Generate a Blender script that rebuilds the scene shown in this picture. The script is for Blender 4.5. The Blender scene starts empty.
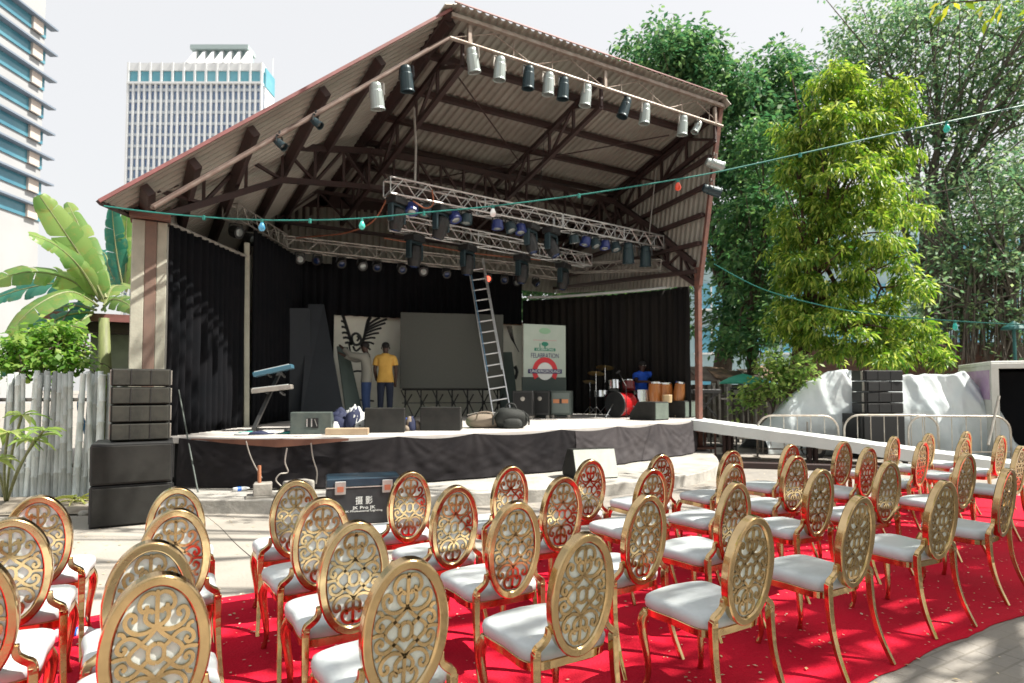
import bpy, bmesh, math, random
import numpy as np
from mathutils import Vector, Matrix, Euler
R = math.radians
PI = math.pi
random.seed(7)
rng = np.random.default_rng(7)
scene = bpy.context.scene
COL = scene.collection

# ------------------------------------------------------------------ camera model
YAW, PITCH, FPX, PY, EYE = R(29.7), R(2.3), 600.0, 364.9, 1.56
_f = Vector((math.sin(YAW)*math.cos(PITCH), math.cos(YAW)*math.cos(PITCH), math.sin(PITCH)))
_u = Vector((-math.sin(YAW)*math.sin(PITCH), -math.cos(YAW)*math.sin(PITCH), math.cos(PITCH)))
_r = Vector((math.cos(YAW), -math.sin(YAW), 0))
EYEV = Vector((0, 0, EYE))
def ray(x, y):
    return _f + _r*((x-512)/FPX) - _u*((y-PY)/FPX)
def at(x, y, D):
    return EYEV + ray(x, y)*D
def atz(x, y, z):
    r = ray(x, y)
    return EYEV + r*((z-EYE)/r.z)
def atY(x, y, Y):
    r = ray(x, y)
    return EYEV + r*(Y/r.y)
cam = bpy.data.cameras.new('camera')
camo = bpy.data.objects.new('camera', cam)
COL.objects.link(camo)
cam.sensor_width = 36
cam.lens = FPX/1024*36
cam.shift_y = (PY-341.5)/1024
cam.clip_end = 2000
cam.clip_start = 0.05
camo.location = EYEV
camo.rotation_euler = (R(90)+PITCH, 0, -YAW)
scene.camera = camo
cam.dof.use_dof = True; cam.dof.focus_distance = 3.7; cam.dof.aperture_fstop = 2.8

# ------------------------------------------------------------------ light
SUN = Vector((0.48, -0.34, 0.81)).normalized()
w = bpy.data.worlds.new('World'); scene.world = w; w.use_nodes = True
nt = w.node_tree; nt.nodes.clear()
out = nt.nodes.new('ShaderNodeOutputWorld'); bg = nt.nodes.new('ShaderNodeBackground')
sky = nt.nodes.new('ShaderNodeTexSky'); sky.sky_type = 'NISHITA'; sky.sun_disc = False
sky.sun_elevation = math.asin(SUN.z); sky.sun_rotation = math.atan2(SUN.x, SUN.y)
sky.dust_density = 6.0; sky.air_density = 1.2; sky.ozone_density = 1.0
mx = nt.nodes.new('ShaderNodeMix'); mx.data_type = 'RGBA'
mx.inputs[0].default_value = 0.8
mx.inputs[7].default_value = (4.92, 4.86, 4.78, 1)      # thin bright overcast veil
nt.links.new(sky.outputs[0], mx.inputs[6]); nt.links.new(mx.outputs[2], bg.inputs[0])
bg.inputs[1].default_value = 0.1
nt.links.new(bg.outputs[0], out.inputs[0])
sl = bpy.data.lights.new('sun', 'SUN'); sl.energy = 4.6; sl.angle = R(0.55); sl.color = (1.0, 0.94, 0.84)
so = bpy.data.objects.new('sun', sl); COL.objects.link(so)
so.rotation_euler = SUN.to_track_quat('Z', 'Y').to_euler(); so.location = (20, -10, 40)
scene.view_settings.view_transform = 'Standard'
scene.view_settings.look = 'None'
scene.view_settings.exposure = 1.05
scene.view_settings.gamma = 1.0
scene.cycles.use_denoising = True
scene.cycles.max_bounces = 8
scene.cycles.diffuse_bounces = 4
scene.cycles.glossy_bounces = 4
scene.cycles.transparent_max_bounces = 12
scene.cycles.caustics_reflective = False
scene.cycles.sample_clamp_indirect = 8

# ------------------------------------------------------------------ materials
MATS = {}
def mat(name, col, rough=0.6, metal=0.0, col2=None, scale=4.0, bump=0.0, bscale=None, detail=4, spec=0.5, island=0.0, coord='Object', lo=0.35, hi=0.65, coat=0.0, stretch=None, rrough=None, rnd=False):
    if name in MATS: return MATS[name]
    m = bpy.data.materials.new(name); m.use_nodes = True
    t = m.node_tree; n = t.nodes; l = t.links
    b = n['Principled BSDF']
    b.inputs['Base Color'].default_value = (*col, 1); b.inputs['Roughness'].default_value = rough
    b.inputs['Metallic'].default_value = metal; b.inputs['Specular IOR Level'].default_value = spec
    if coat: b.inputs['Coat Weight'].default_value = coat
    src = None
    if col2 is not None or bump:
        tc = n.new('ShaderNodeTexCoord'); vec = tc.outputs[coord if coord != 'Position' else 'Object']
        if coord == 'Position':
            vec = n.new('ShaderNodeNewGeometry').outputs['Position']
        if rnd:          # every object gets its own piece of the pattern
            oi = n.new('ShaderNodeObjectInfo'); va = n.new('ShaderNodeVectorMath'); va.operation = 'MULTIPLY_ADD'
            cb = n.new('ShaderNodeCombineXYZ'); l.new(oi.outputs['Random'], cb.inputs[0]); l.new(oi.outputs['Random'], cb.inputs[2])
            va.inputs[1].default_value = (37, 11, 53); l.new(cb.outputs[0], va.inputs[0]); l.new(vec, va.inputs[2]); vec = va.outputs[0]
        if stretch:
            mp = n.new('ShaderNodeMapping'); mp.inputs['Scale'].default_value = stretch
            l.new(vec, mp.inputs[0]); vec = mp.outputs[0]
    if col2 is not None:
        nz = n.new('ShaderNodeTexNoise'); nz.inputs['Scale'].default_value = scale; nz.inputs['Detail'].default_value = detail
        nz.inputs['Roughness'].default_value = 0.62
        l.new(vec, nz.inputs['Vector'])
        mr = n.new('ShaderNodeMapRange'); mr.inputs[1].default_value = lo; mr.inputs[2].default_value = hi
        l.new(nz.outputs[0], mr.inputs[0])
        mi = n.new('ShaderNodeMix'); mi.data_type = 'RGBA'
        mi.inputs[6].default_value = (*col, 1); mi.inputs[7].default_value = (*col2, 1)
        l.new(mr.outputs[0], mi.inputs[0]); src = mi.outputs[2]
        l.new(src, b.inputs['Base Color'])
        if rrough:
            m3 = n.new('ShaderNodeMapRange'); m3.inputs[1].default_value = .4; m3.inputs[2].default_value = .75; m3.inputs[3].default_value = rrough[0]; m3.inputs[4].default_value = rrough[1]
            l.new(nz.outputs[0], m3.inputs[0]); l.new(m3.outputs[0], b.inputs['Roughness'])
    if island:
        g = n.new('ShaderNodeNewGeometry'); h = n.new('ShaderNodeHueSaturation')
        mr2 = n.new('ShaderNodeMapRange'); mr2.inputs[3].default_value = 1-island; mr2.inputs[4].default_value = 1+island
        l.new(g.outputs['Random Per Island'], mr2.inputs[0]); l.new(mr2.outputs[0], h.inputs['Value'])
        if src is None: h.inputs['Color'].default_value = (*col, 1)
        else: l.new(src, h.inputs['Color'])
        l.new(h.outputs[0], b.inputs['Base Color'])
    if bump:
        nb = n.new('ShaderNodeTexNoise'); nb.inputs['Scale'].default_value = bscale or scale*4; nb.inputs['Detail'].default_value = 5
        l.new(vec, nb.inputs['Vector'])
        bp = n.new('ShaderNodeBump'); bp.inputs['Strength'].default_value = bump; bp.inputs['Distance'].default_value = 0.02
        l.new(nb.outputs[0], bp.inputs['Height']); l.new(bp.outputs[0], b.inputs['Normal'])
    MATS[name] = m
    return m
def leafmat(name, c1, c2, c3, trans=0.35, rough=0.5, blotch=None):
    """leaf: colour differs leaf by leaf, some light passes through"""
    m = bpy.data.materials.new(name); m.use_nodes = True
    t = m.node_tree; n = t.nodes; l = t.links
    b = n['Principled BSDF']; o = n['Material Output']
    g = n.new('ShaderNodeNewGeometry'); cr = n.new('ShaderNodeValToRGB')
    e = cr.color_ramp.elements
    e[0].color = (*c1, 1); e[1].color = (*c3, 1); e[1].position = 1.0
    k = e.new(0.55); k.color = (*c2, 1)
    l.new(g.outputs['Random Per Island'], cr.inputs[0])
    l.new(cr.outputs[0], b.inputs['Base Color']); b.inputs['Roughness'].default_value = rough
    b.inputs['Specular IOR Level'].default_value = 0.4
    tr = n.new('ShaderNodeBsdfTranslucent'); ms = n.new('ShaderNodeMixShader'); ms.inputs[0].default_value = trans
    hs = n.new('ShaderNodeHueSaturation'); hs.inputs['Value'].default_value = 1.5; hs.inputs['Saturation'].default_value = 1.1
    csrc = cr.outputs[0]
    if blotch:       # browned and yellowed patches
        tc = n.new('ShaderNodeTexCoord'); nz = n.new('ShaderNodeTexNoise'); nz.inputs['Scale'].default_value = 5; nz.inputs['Detail'].default_value = 6; nz.inputs['Roughness'].default_value = .7
        l.new(tc.outputs['Object'], nz.inputs['Vector']); mr = n.new('ShaderNodeMapRange'); mr.inputs[1].default_value = .52; mr.inputs[2].default_value = .72; mr.inputs[4].default_value = .8
        l.new(nz.outputs[0], mr.inputs[0]); mi = n.new('ShaderNodeMix'); mi.data_type = 'RGBA'; mi.inputs[7].default_value = (*blotch, 1)
        l.new(mr.outputs[0], mi.inputs[0]); l.new(cr.outputs[0], mi.inputs[6]); csrc = mi.outputs[2]; l.new(csrc, b.inputs['Base Color'])
    l.new(csrc, hs.inputs['Color']); l.new(hs.outputs[0], tr.inputs[0])
    l.new(b.outputs[0], ms.inputs[1]); l.new(tr.outputs[0], ms.inputs[2]); l.new(ms.outputs[0], o.inputs[0])
    MATS[name] = m
    return m

M_gold = mat('polished_gold', (0.70, 0.50, 0.26), 0.14, 1.0, (0.52, 0.375, 0.20), 7, 0.05, 12, rrough=(.10, .34), rnd=True)
M_leather = mat('white_leatherette', (0.60, 0.65, 0.67), 0.38, 0, (0.50, 0.54, 0.55), 4, 0.25, 9, rnd=True, lo=.42, hi=.72)
M_panel = mat('white_panel', (0.84, 0.87, 0.83), 0.25, 0, (0.78, 0.81, 0.77), 6, coat=0.3)
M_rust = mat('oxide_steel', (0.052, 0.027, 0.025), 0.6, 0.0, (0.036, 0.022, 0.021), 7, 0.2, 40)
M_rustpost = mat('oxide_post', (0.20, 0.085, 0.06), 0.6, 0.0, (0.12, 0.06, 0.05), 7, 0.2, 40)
M_fascia = mat('red_fascia', (0.26, 0.10, 0.10), 0.55, 0, (0.18, 0.075, 0.07), 5)
M_sheet = mat('corrugated_sheet', (0.39, 0.37, 0.325), 0.5, 0.15, (0.28, 0.26, 0.225), 1.3, 0.05, 20, lo=0.3, hi=0.75)
M_pipe = mat('pale_pipe', (0.33, 0.29, 0.25), 0.5, 0.3, (0.22, 0.16, 0.13), 6)
M_alu = mat('aluminium', (0.60, 0.61, 0.60), 0.38, 0.75, (0.45, 0.46, 0.46), 8)
M_alu_d = mat('dull_aluminium', (0.42, 0.40, 0.36), 0.5, 0.55, (0.30, 0.28, 0.26), 8)
M_can = mat('silver_can', (0.40, 0.46, 0.45), 0.4, 0.45, (0.40, 0.46, 0.45), 8)
M_cand = mat('dark_can', (0.022, 0.045, 0.055), 0.45, 0.2)
M_lens = mat('lens_glass', (0.30, 0.33, 0.33), 0.12, 0.3)
M_lensd = mat('dark_lens', (0.015, 0.03, 0.09), 0.08, 0.1)
M_black = mat('black_plastic', (0.014, 0.015, 0.016), 0.5, 0, (0.022, 0.023, 0.024), 9)
M_blackm = mat('matt_black', (0.010, 0.011, 0.012), 0.75)
M_spk = mat('speaker_paint', (0.014, 0.015, 0.014), 0.65, 0, (0.026, 0.026, 0.024), 5, 0.25, 300, spec=.3)
M_grille = mat('speaker_grille', (0.026, 0.027, 0.024), 0.75, 0, (0.045, 0.045, 0.038), 6, 0.3, 400, spec=.25)
M_wedge = mat('wedge_paint', (0.055, 0.075, 0.070), 0.6, 0, (0.08, 0.10, 0.09), 8, 0.2, 200)
M_curt = mat('black_curtain', (0.006, 0.007, 0.009), 0.95, 0, (0.009, 0.009, 0.011), 2, spec=.1)
M_curtw = mat('faded_curtain', (0.008, 0.008, 0.009), 0.85, 0, (0.020, 0.018, 0.016), 2.2, spec=.12, stretch=(1, 1, 0.12))
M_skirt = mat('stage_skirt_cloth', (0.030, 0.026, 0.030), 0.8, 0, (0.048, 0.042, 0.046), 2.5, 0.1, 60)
M_conc = mat('bare_concrete', (0.40, 0.385, 0.35), 0.85, 0, (0.27, 0.255, 0.23), 3, 0.35, 25)
M_concp = mat('plastered_column', (0.46, 0.46, 0.38), 0.8, 0, (0.34, 0.34, 0.28), 3, 0.2, 20)
M_deck = mat('stage_deck_paint', (0.58, 0.56, 0.54), 0.7, 0, (0.42, 0.40, 0.38), 2.5, 0.1, 20, lo=0.25, hi=0.8)
M_ply = mat('plywood', (0.30, 0.14, 0.075), 0.7, 0, (0.22, 0.10, 0.055), 4, stretch=(1, 8, 8))
M_whitecloth = mat('white_cloth', (0.66, 0.70, 0.70), 0.7, 0, (0.60, 0.64, 0.645), 2, 0.25, 9)
M_tarp = mat('white_tarpaulin', (0.66, 0.71, 0.72), 0.5, 0, (0.55, 0.63, 0.66), 1.2, 0.35, 7)
M_mural = mat('mural_wall_paint', (0.80, 0.80, 0.71), 0.8, 0, (0.70, 0.71, 0.63), 2)
M_ink = mat('mural_ink', (0.03, 0.033, 0.035), 0.8)
M_led = mat('led_panel_face', (0.055, 0.060, 0.052), 0.5, 0, (0.062, 0.066, 0.057), 20)
M_ladder = mat('ladder_aluminium', (0.72, 0.74, 0.76), 0.3, 0.6)
M_ladderb = mat('ladder_blue', (0.16, 0.32, 0.48), 0.4, 0.3)
M_bamboo = mat('weathered_bamboo', (0.58, 0.63, 0.61), 0.7, 0, (0.38, 0.42, 0.40), 4, 0.3, 20, island=0.5, stretch=(3, 3, 0.8))
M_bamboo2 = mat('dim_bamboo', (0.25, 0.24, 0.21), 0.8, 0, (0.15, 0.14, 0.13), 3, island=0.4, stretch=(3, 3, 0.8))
M_bark = mat('bark', (0.10, 0.075, 0.055), 0.9, 0, (0.055, 0.04, 0.032), 5, 0.6, 18, stretch=(3, 3, 0.6))
M_barkg = mat('grey_bark', (0.15, 0.13, 0.11), 0.9, 0, (0.085, 0.07, 0.06), 5, 0.6, 18, stretch=(3, 3, 0.6))
M_barkr = mat('reddish_bark', (0.12, 0.055, 0.042), 0.9, 0, (0.06, 0.032, 0.027), 5, 0.6, 18, stretch=(3, 3, 0.6))
M_skin = mat('dark_skin', (0.050, 0.024, 0.016), 0.5)
M_hair = mat('black_hair', (0.008, 0.007, 0.007), 0.8)

# ------------------------------------------------------------------ mesh builder
class MB:
    def __init__(s): s.v = []; s.f = []
    def add(s, vs, fs):
        b = len(s.v); s.v += [tuple(q) for q in vs]; s.f += [tuple(i+b for i in f) for f in fs]; return s
    def box(s, c, d, rot=None, taper=1.0):
        hx, hy, hz = d[0]/2, d[1]/2, d[2]/2
        vs = [Vector((x*hx*(taper if z > 0 else 1), y*hy*(taper if z > 0 else 1), z*hz)) for z in (-1, 1) for y in (-1, 1) for x in (-1, 1)]
        if rot is not None:
            m = rot if isinstance(rot, Matrix) else Euler(rot).to_matrix()
            vs = [m @ q for q in vs]
        c = Vector(c)
        return s.add([q+c for q in vs], [(0, 2, 3, 1), (4, 5, 7, 6), (0, 1, 5, 4), (1, 3, 7, 5), (3, 2, 6, 7), (2, 0, 4, 6)])
    def bar(s, p0, p1, w, h, upv=(0, 0, 1)):
        """a rectangular bar from p0 to p1, w sideways and h along upv"""
        p0 = Vector(p0); p1 = Vector(p1); d = (p1-p0); L = d.length
        if L < 1e-6: return s
        d /= L; u = Vector(upv)
        if abs(d.dot(u)) > 0.98: u = Vector((1, 0, 0)) if abs(d.x) < 0.9 else Vector((0, 1, 0))
        sx = d.cross(u).normalized(); u = sx.cross(d).normalized()
        vs = [p + sx*(a*w/2) + u*(b*h/2) for p in (p0, p1) for a, b in ((-1, -1), (1, -1), (1, 1), (-1, 1))]
        return s.add(vs, [(3, 2, 1, 0), (4, 5, 6, 7), (0, 1, 5, 4), (1, 2, 6, 5), (2, 3, 7, 6), (3, 0, 4, 7)])
    def tube(s, pts, r, n=8, cap=True, rs=None, square=False):
        pts = [Vector(p) for p in pts]; m = len(pts)
        if rs is None: rs = [r]*m
        b = len(s.v); ref = None
        for i, p in enumerate(pts):
            d = (pts[min(i+1, m-1)]-pts[max(i-1, 0)])
            d = d.normalized() if d.length > 1e-9 else Vector((0, 0, 1))
            if ref is None: ref = Vector((0, 0, 1)) if abs(d.z) < 0.9 else Vector((1, 0, 0))
            x = d.cross(ref).normalized(); y = d.cross(x).normalized(); ref = x.cross(d)
            for k in range(n):
                a = 2*PI*(k+(.5 if square else 0))/n
                s.v.append(tuple(p+(x*math.cos(a)+y*math.sin(a))*rs[i]))
        for i in range(m-1):
            for k in range(n):
                a = b+i*n+k; c = b+i*n+(k+1) % n
                s.f.append((a, c, c+n, a+n))
        if cap:
            s.f.append(tuple(b+k for k in reversed(range(n)))); s.f.append(tuple(b+(m-1)*n+k for k in range(n)))
        return s
    def lathe(s, prof, c=(0, 0, 0), n=16, M=None):
        """profile [(r, h)] turned round local z, M a 3x3 that turns it, then moved to c"""
        b = len(s.v); c = Vector(c)
        for r, h in prof:
            for k in range(n):
                a = 2*PI*k/n; q = Vector((r*math.cos(a), r*math.sin(a), h))
                if M is not None: q = M @ q
                s.v.append(tuple(q+c))
        for i in range(len(prof)-1):
            for k in range(n):
                a = b+i*n+k; d = b+i*n+(k+1) % n
                s.f.append((a, d, d+n, a+n))
        s.f.append(tuple(b+k for k in reversed(range(n)))); s.f.append(tuple(b+(len(prof)-1)*n+k for k in range(n)))
        return s
    def prism(s, poly, z0, z1, M=None, c=(0, 0, 0)):
        """polygon (x,y) ccw, from z0 to z1"""
        n = len(poly); vs = [Vector((x, y, z)) for z in (z0, z1) for x, y in poly]
        if M is not None: vs = [M @ q for q in vs]
        c = Vector(c)
        return s.add([q+c for q in vs], [tuple(reversed(range(n))), tuple(range(n, 2*n))]+[(i, (i+1) % n, n+(i+1) % n, n+i) for i in range(n)])
    def grid(s, fn, nu, nv):
        b = len(s.v)
        for j in range(nv+1):
            for i in range(nu+1): s.v.append(tuple(fn(i/nu, j/nv)))
        for j in range(nv):
            for i in range(nu):
                a = b+j*(nu+1)+i; s.f.append((a, a+1, a+nu+2, a+nu+1))
        return s
    def ball(s, c, rx, ry=None, rz=None, n=12, m=8):
        ry = ry or rx; rz = rz or rx
        b = len(s.v)
        for j in range(m+1):
            t = PI*j/m
            for k in range(n):
                a = 2*PI*k/n; rr = max(math.sin(t), 1e-3)
                s.v.append((c[0]+rx*rr*math.cos(a), c[1]+ry*rr*math.sin(a), c[2]-rz*math.cos(t)))
        for j in range(m):
            for k in range(n):
                a = b+j*n+k; d = b+j*n+(k+1) % n
                s.f.append((a, d, d+n, a+n))
        return s
    def build(s, name, material, parent=None, smooth=False, bevel=0.0, world=True, origin=None, solid=0.0, segs=1):
        me = bpy.data.meshes.new(name)
        if parent is not None:
            off = Vector(parent.location) if world else Vector((0, 0, 0))
        else:
            if origin is None:
                xs = [q[0] for q in s.v]; ys = [q[1] for q in s.v]; zs = [q[2] for q in s.v]
                origin = ((min(xs)+max(xs))/2, (min(ys)+max(ys))/2, min(zs))
            off = Vector(origin)
        me.from_pydata([(q[0]-off.x, q[1]-off.y, q[2]-off.z) for q in s.v], [], s.f)
        me.materials.append(material)
        if smooth:
            me.polygons.foreach_set('use_smooth', [True]*len(me.polygons))
        o = bpy.data.objects.new(name, me); COL.objects.link(o)
        if parent is not None: o.parent = parent
        else: o.location = off
        if bevel:
            b = o.modifiers.new('bevel', 'BEVEL'); b.width = bevel; b.segments = segs; b.limit_method = 'ANGLE'; b.angle_limit = R(40)
            b.harden_normals = False
        if solid:
            b = o.modifiers.new('solid', 'SOLIDIFY'); b.thickness = solid; b.offset = 0
        return o

def tag(o, label=None, cat=None, group=None, kind=None):
    if label: o['label'] = label
    if cat: o['category'] = cat
    if group: o['group'] = group
    if kind: o['kind'] = kind
    return o
def thing(name, label, cat, loc=(0, 0, 0), rotz=0.0, group=None):
    o = bpy.data.objects.new(name, None); COL.objects.link(o)
    o.empty_display_size = 0.2
    o.location = loc; o.rotation_euler = (0, 0, rotz)
    return tag(o, label, cat, group)
KIDS = {}
def copy_tree(o, parent=None):
    c = o.copy(); COL.objects.link(c)
    if parent is not None: c.parent = parent
    for ch in [q for q in COL.objects if q.parent == o]: copy_tree(ch, c)
    return c
def smoothpath(pts, n=6, closed=False):
    """Catmull-Rom through the points"""
    P = [np.array(p, float) for p in pts]; res = []
    m = len(P)
    for i in range(m-1 if not closed else m):
        if closed: a, b, c, d = P[(i-1) % m], P[i], P[(i+1) % m], P[(i+2) % m]
        else: a, b, c, d = P[max(i-1, 0)], P[i], P[i+1], P[min(i+2, m-1)]
        for k in range(n):
            t = k/n
            res.append(.5*((2*b)+(-a+c)*t+(2*a-5*b+4*c-d)*t*t+(-a+3*b-3*c+d)*t**3))
    if not closed: res.append(P[-1])
    return [tuple(q) for q in res]
from mathutils import noise as mnoise
def fbm(p, o=4): return mnoise.fractal(Vector(p), 1.0, 2.0, o)
def text_mesh(name, body, size, material, parent, loc, rot, align='CENTER', width=None):
    cu = bpy.data.curves.new(name, 'FONT'); cu.body = body; cu.size = size; cu.align_x = align; cu.align_y = 'CENTER'
    cu.extrude = 0.002
    o = bpy.data.objects.new(name, cu); COL.objects.link(o)
    bpy.context.view_layer.update()
    dg = bpy.context.evaluated_depsgraph_get()
    me = bpy.data.meshes.new_from_object(o.evaluated_get(dg))
    COL.objects.unlink(o); bpy.data.objects.remove(o)
    if width and len(me.vertices):
        xs = [v.co.x for v in me.vertices]; k = width/max(1e-6, max(xs)-min(xs))
        for v in me.vertices: v.co.x *= k
    me.materials.clear(); me.materials.append(material)
    t = bpy.data.objects.new(name, me); COL.objects.link(t); t.parent = parent; t.location = loc; t.rotation_euler = rot
    return t

# ================================================================== GROUND
def pavermat():
    m = bpy.data.materials.new('concrete_pavers'); m.use_nodes = True
    t = m.node_tree; n = t.nodes; l = t.links; b = n['Principled BSDF']
    g = n.new('ShaderNodeNewGeometry')
    br = n.new('ShaderNodeTexBrick'); br.inputs['Scale'].default_value = 1.0
    br.inputs['Brick Width'].default_value = 0.2; br.inputs['Row Height'].default_value = 0.1; br.inputs['Mortar Size'].default_value = 0.007
    br.inputs['Color1'].default_value = (0.30, 0.285, 0.265, 1); br.inputs['Color2'].default_value = (0.235, 0.225, 0.21, 1); br.inputs['Mortar'].default_value = (0.19, 0.18, 0.16, 1)
    nz = n.new('ShaderNodeTexNoise'); nz.inputs['Scale'].default_value = 0.9; nz.inputs['Detail'].default_value = 8; nz.inputs['Roughness'].default_value = .7
    mr = n.new('ShaderNodeMapRange'); mr.inputs[1].default_value = .36; mr.inputs[2].default_value = .66; mr.inputs[4].default_value = .92
    mi = n.new('ShaderNodeMix'); mi.data_type = 'RGBA'; mi.inputs[7].default_value = (0.34, 0.31, 0.27, 1)
    l.new(g.outputs['Position'], br.inputs['Vector']); l.new(g.outputs['Position'], nz.inputs['Vector'])
    l.new(nz.outputs[0], mr.inputs[0]); l.new(mr.outputs[0], mi.inputs[0]); l.new(br.outputs['Color'], mi.inputs[6])
    n2 = n.new('ShaderNodeTexNoise'); n2.inputs['Scale'].default_value = 40; n2.inputs['Detail'].default_value = 5
    l.new(g.outputs['Position'], n2.inputs['Vector'])
    ad = n.new('ShaderNodeMath'); ad.operation = 'MULTIPLY_ADD'; ad.inputs[1].default_value = -0.8
    l.new(br.outputs['Fac'], ad.inputs[0]); l.new(n2.outputs[0], ad.inputs[2])
    bp = n.new('ShaderNodeBump'); bp.inputs['Strength'].default_value = .5; bp.inputs['Distance'].default_value = .01
    l.new(ad.outputs[0], bp.inputs['Height']); l.new(bp.outputs[0], b.inputs['Normal'])
    l.new(mi.outputs[2], b.inputs['Base Color']); b.inputs['Roughness'].default_value = .85
    return m
M_pav = pavermat()
def slabmat():
    m = mat('poured_concrete', (0.40, 0.375, 0.335), 0.8, 0, (0.29, 0.27, 0.235), 1.1, 0.3, 35, detail=9, coord='Position', lo=.3, hi=.7)
    return m
M_slab = slabmat()
g = MB(); g.grid(lambda u, v: (-400+800*u, -60+700*v, 0), 4, 4)
tag(g.build('ground', M_pav, origin=(0, 0, 0)), kind='structure')
g = MB(); g.add([(-9, 4.4, .004), (2.7, 4.4, .004), (2.9, 9.9, .004), (-9, 12, .004)], [(0, 1, 2, 3)])
tag(g.build('courtyard_pavement', M_slab, origin=(0, 0, 0)), kind='structure')
# joint in the slab
g = MB(); dzz = Vector((0, 0, .0)); p0 = atz(206, 516, .001); p1 = atz(262, 566, .006)
g.tube(smoothpath([p0-dzz, p0.lerp(p1, .3)+Vector((.012, 0, 0)), p0.lerp(p1, .65)-Vector((.01, 0, 0)), p1], 5), .0055, 4)
tag(g.build('pavement_crack', mat('crack_dirt', (.10, .09, .08), .9)), kind='structure')

# ---- red carpet
M_carpet = mat('red_carpet', (0.66, 0.007, 0.034), 0.9, 0, (0.53, 0.014, 0.034), 1.7, 0.45, 70, detail=10, lo=.42, hi=.75, coord='Position', spec=0.2)
def carpet_z(x, y):
    k = 1.15 if x < 1.5 else 0.7
    wv = math.sin(y*3.1+fbm((x*.7, y*.5, 3))*3.0)
    return .012 + k*(.018*max(0, wv)**3 + .010*max(0, fbm((x*1.3, y*2.6, 1))))
def carpet_strip(x0, x1, y0, y1, seed, dz=0):
    nx = int((x1-x0)/.07); ny = int((y1-y0)/.07)
    def fn(u, v):
        x = x0+(x1-x0)*u; y = y0+(y1-y0)*v
        e = min(u*(x1-x0), (1-u)*(x1-x0), v*(y1-y0), (1-v)*(y1-y0))
        y += .06*fbm((x*.55, seed+v*3, 0))+.022*fbm((x*2.6, seed+v*3, 5)); x += .03*fbm((y*.8, seed+u*7, 2))
        z = carpet_z(x, y)*min(1, .35+e/.15)+dz
        return (x, y, z)
    m = MB().grid(fn, nx, ny); return m
ct = tag(carpet_strip(-6, 10.8, 1.90, 5.02, 1.0).build('red_carpet', M_carpet, smooth=True, solid=.006), 'wrinkled red carpet lying under the rows of gold chairs', 'carpet')
# fallen leaves and petals on carpet and paving: nobody could count them
def scatter():
    vs = []; fs = []
    def leaf(x, y, z, s):
        a = random.uniform(0, 6.28); t = random.uniform(-.5, .5); b = len(vs)
        wd = s*random.uniform(.35, .7)
        ca, sa = math.cos(a), math.sin(a)
        for lx, ly, lz in ((-s, 0, 0), (0, -wd, .3*s*random.random()), (s, 0, .25*s*random.random()), (0, wd, .3*s*random.random())):
            vs.append((x+ca*lx-sa*ly, y+sa*lx+ca*ly, z+lz))
        fs.append((b, b+1, b+2, b+3))
    for i in range(2600):
        x = random.uniform(-1.5, 8.5); y = random.uniform(1.9, 5.0)
        if fbm((x*.9, y*.9, 9)) < -.12 and random.random() < .75: continue
        leaf(x, y, carpet_z(x, y)+.012, random.choice((.006, .008, .010, .012, .016)))
    for i in range(1500):
        x = random.uniform(-3, 11); y = random.choice((random.uniform(.6, 1.9), random.uniform(5.1, 8.2)))
        leaf(x, y, .010, random.choice((.008, .012, .016, .02)))
    m = MB(); m.v = vs; m.f = fs; return m
tag(scatter().build('fallen_leaves', leafmat('dry_leaf', (.52, .40, .20), (.60, .50, .33), (.70, .64, .52), .15), origin=(0, 0, 0)), 'dry fallen leaves and petals scattered over carpet and paving', kind='stuff')

# ================================================================== CHAIRS
def ribbon(pts, wd, d0, d1, mb):
    """flat bar along a 2D path in x,z; from y=d0 to y=d1"""
    P = [np.array(p, float) for p in pts]; n = len(P); L = []; Rr = []
    for i in range(n):
        t = P[min(i+1, n-1)]-P[max(i-1, 0)]; t /= max(1e-9, np.linalg.norm(t)); nn = np.array((-t[1], t[0]))
        ww = wd*(1.0 if 0 < i < n-1 else .7)
        L.append(P[i]+nn*ww/2); Rr.append(P[i]-nn*ww/2)
    b = len(mb.v)
    for i in range(n):
        for q, d in ((L[i], d0), (Rr[i], d0), (Rr[i], d1), (L[i], d1)): mb.v.append((q[0], d, q[1]))
    for i in range(n-1):
        for k in range(4):
            a = b+i*4+k; c = b+i*4+(k+1) % 4; mb.f.append((a, c, c+4, a+4))
    mb.f.append((b, b+1, b+2, b+3)); e = b+(n-1)*4; mb.f.append((e+3, e+2, e+1, e))
OA, OB, OZ = .160, .262, .700          # oval half width, half height, centre height
SCROLLS = [
    [(0, .212), (0, .15), (0, .085)],
    [(0, .196), (.02, .204), (.042, .192), (.052, .166), (.044, .146), (.030, .150), (.031, .163)],
    [(.004, .086), (.035, .074), (.064, .078), (.086, .098), (.092, .124), (.080, .142), (.064, .136), (.064, .120), (.074, .118)],
    [(0, .092), (.018, .098), (.033, .116), (.032, .138), (.018, .146), (.012, .134)],
    [(.112, .086), (.098, .082), (.092, .068)],
    [(0, .088), (.022, .060), (.046, .040), (.072, .018), (.080, 0)],
    [(.024, .020), (.040, .034), (.058, .056), (.082, .066), (.106, .054), (.112, .030), (.098, .018), (.088, .030), (.096, .040)],
    [(.024, .0), (.022, .018), (.012, .029), (0, .033)],
    [(.080, 0), (.100, .004), (.126, .0)],
]
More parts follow.
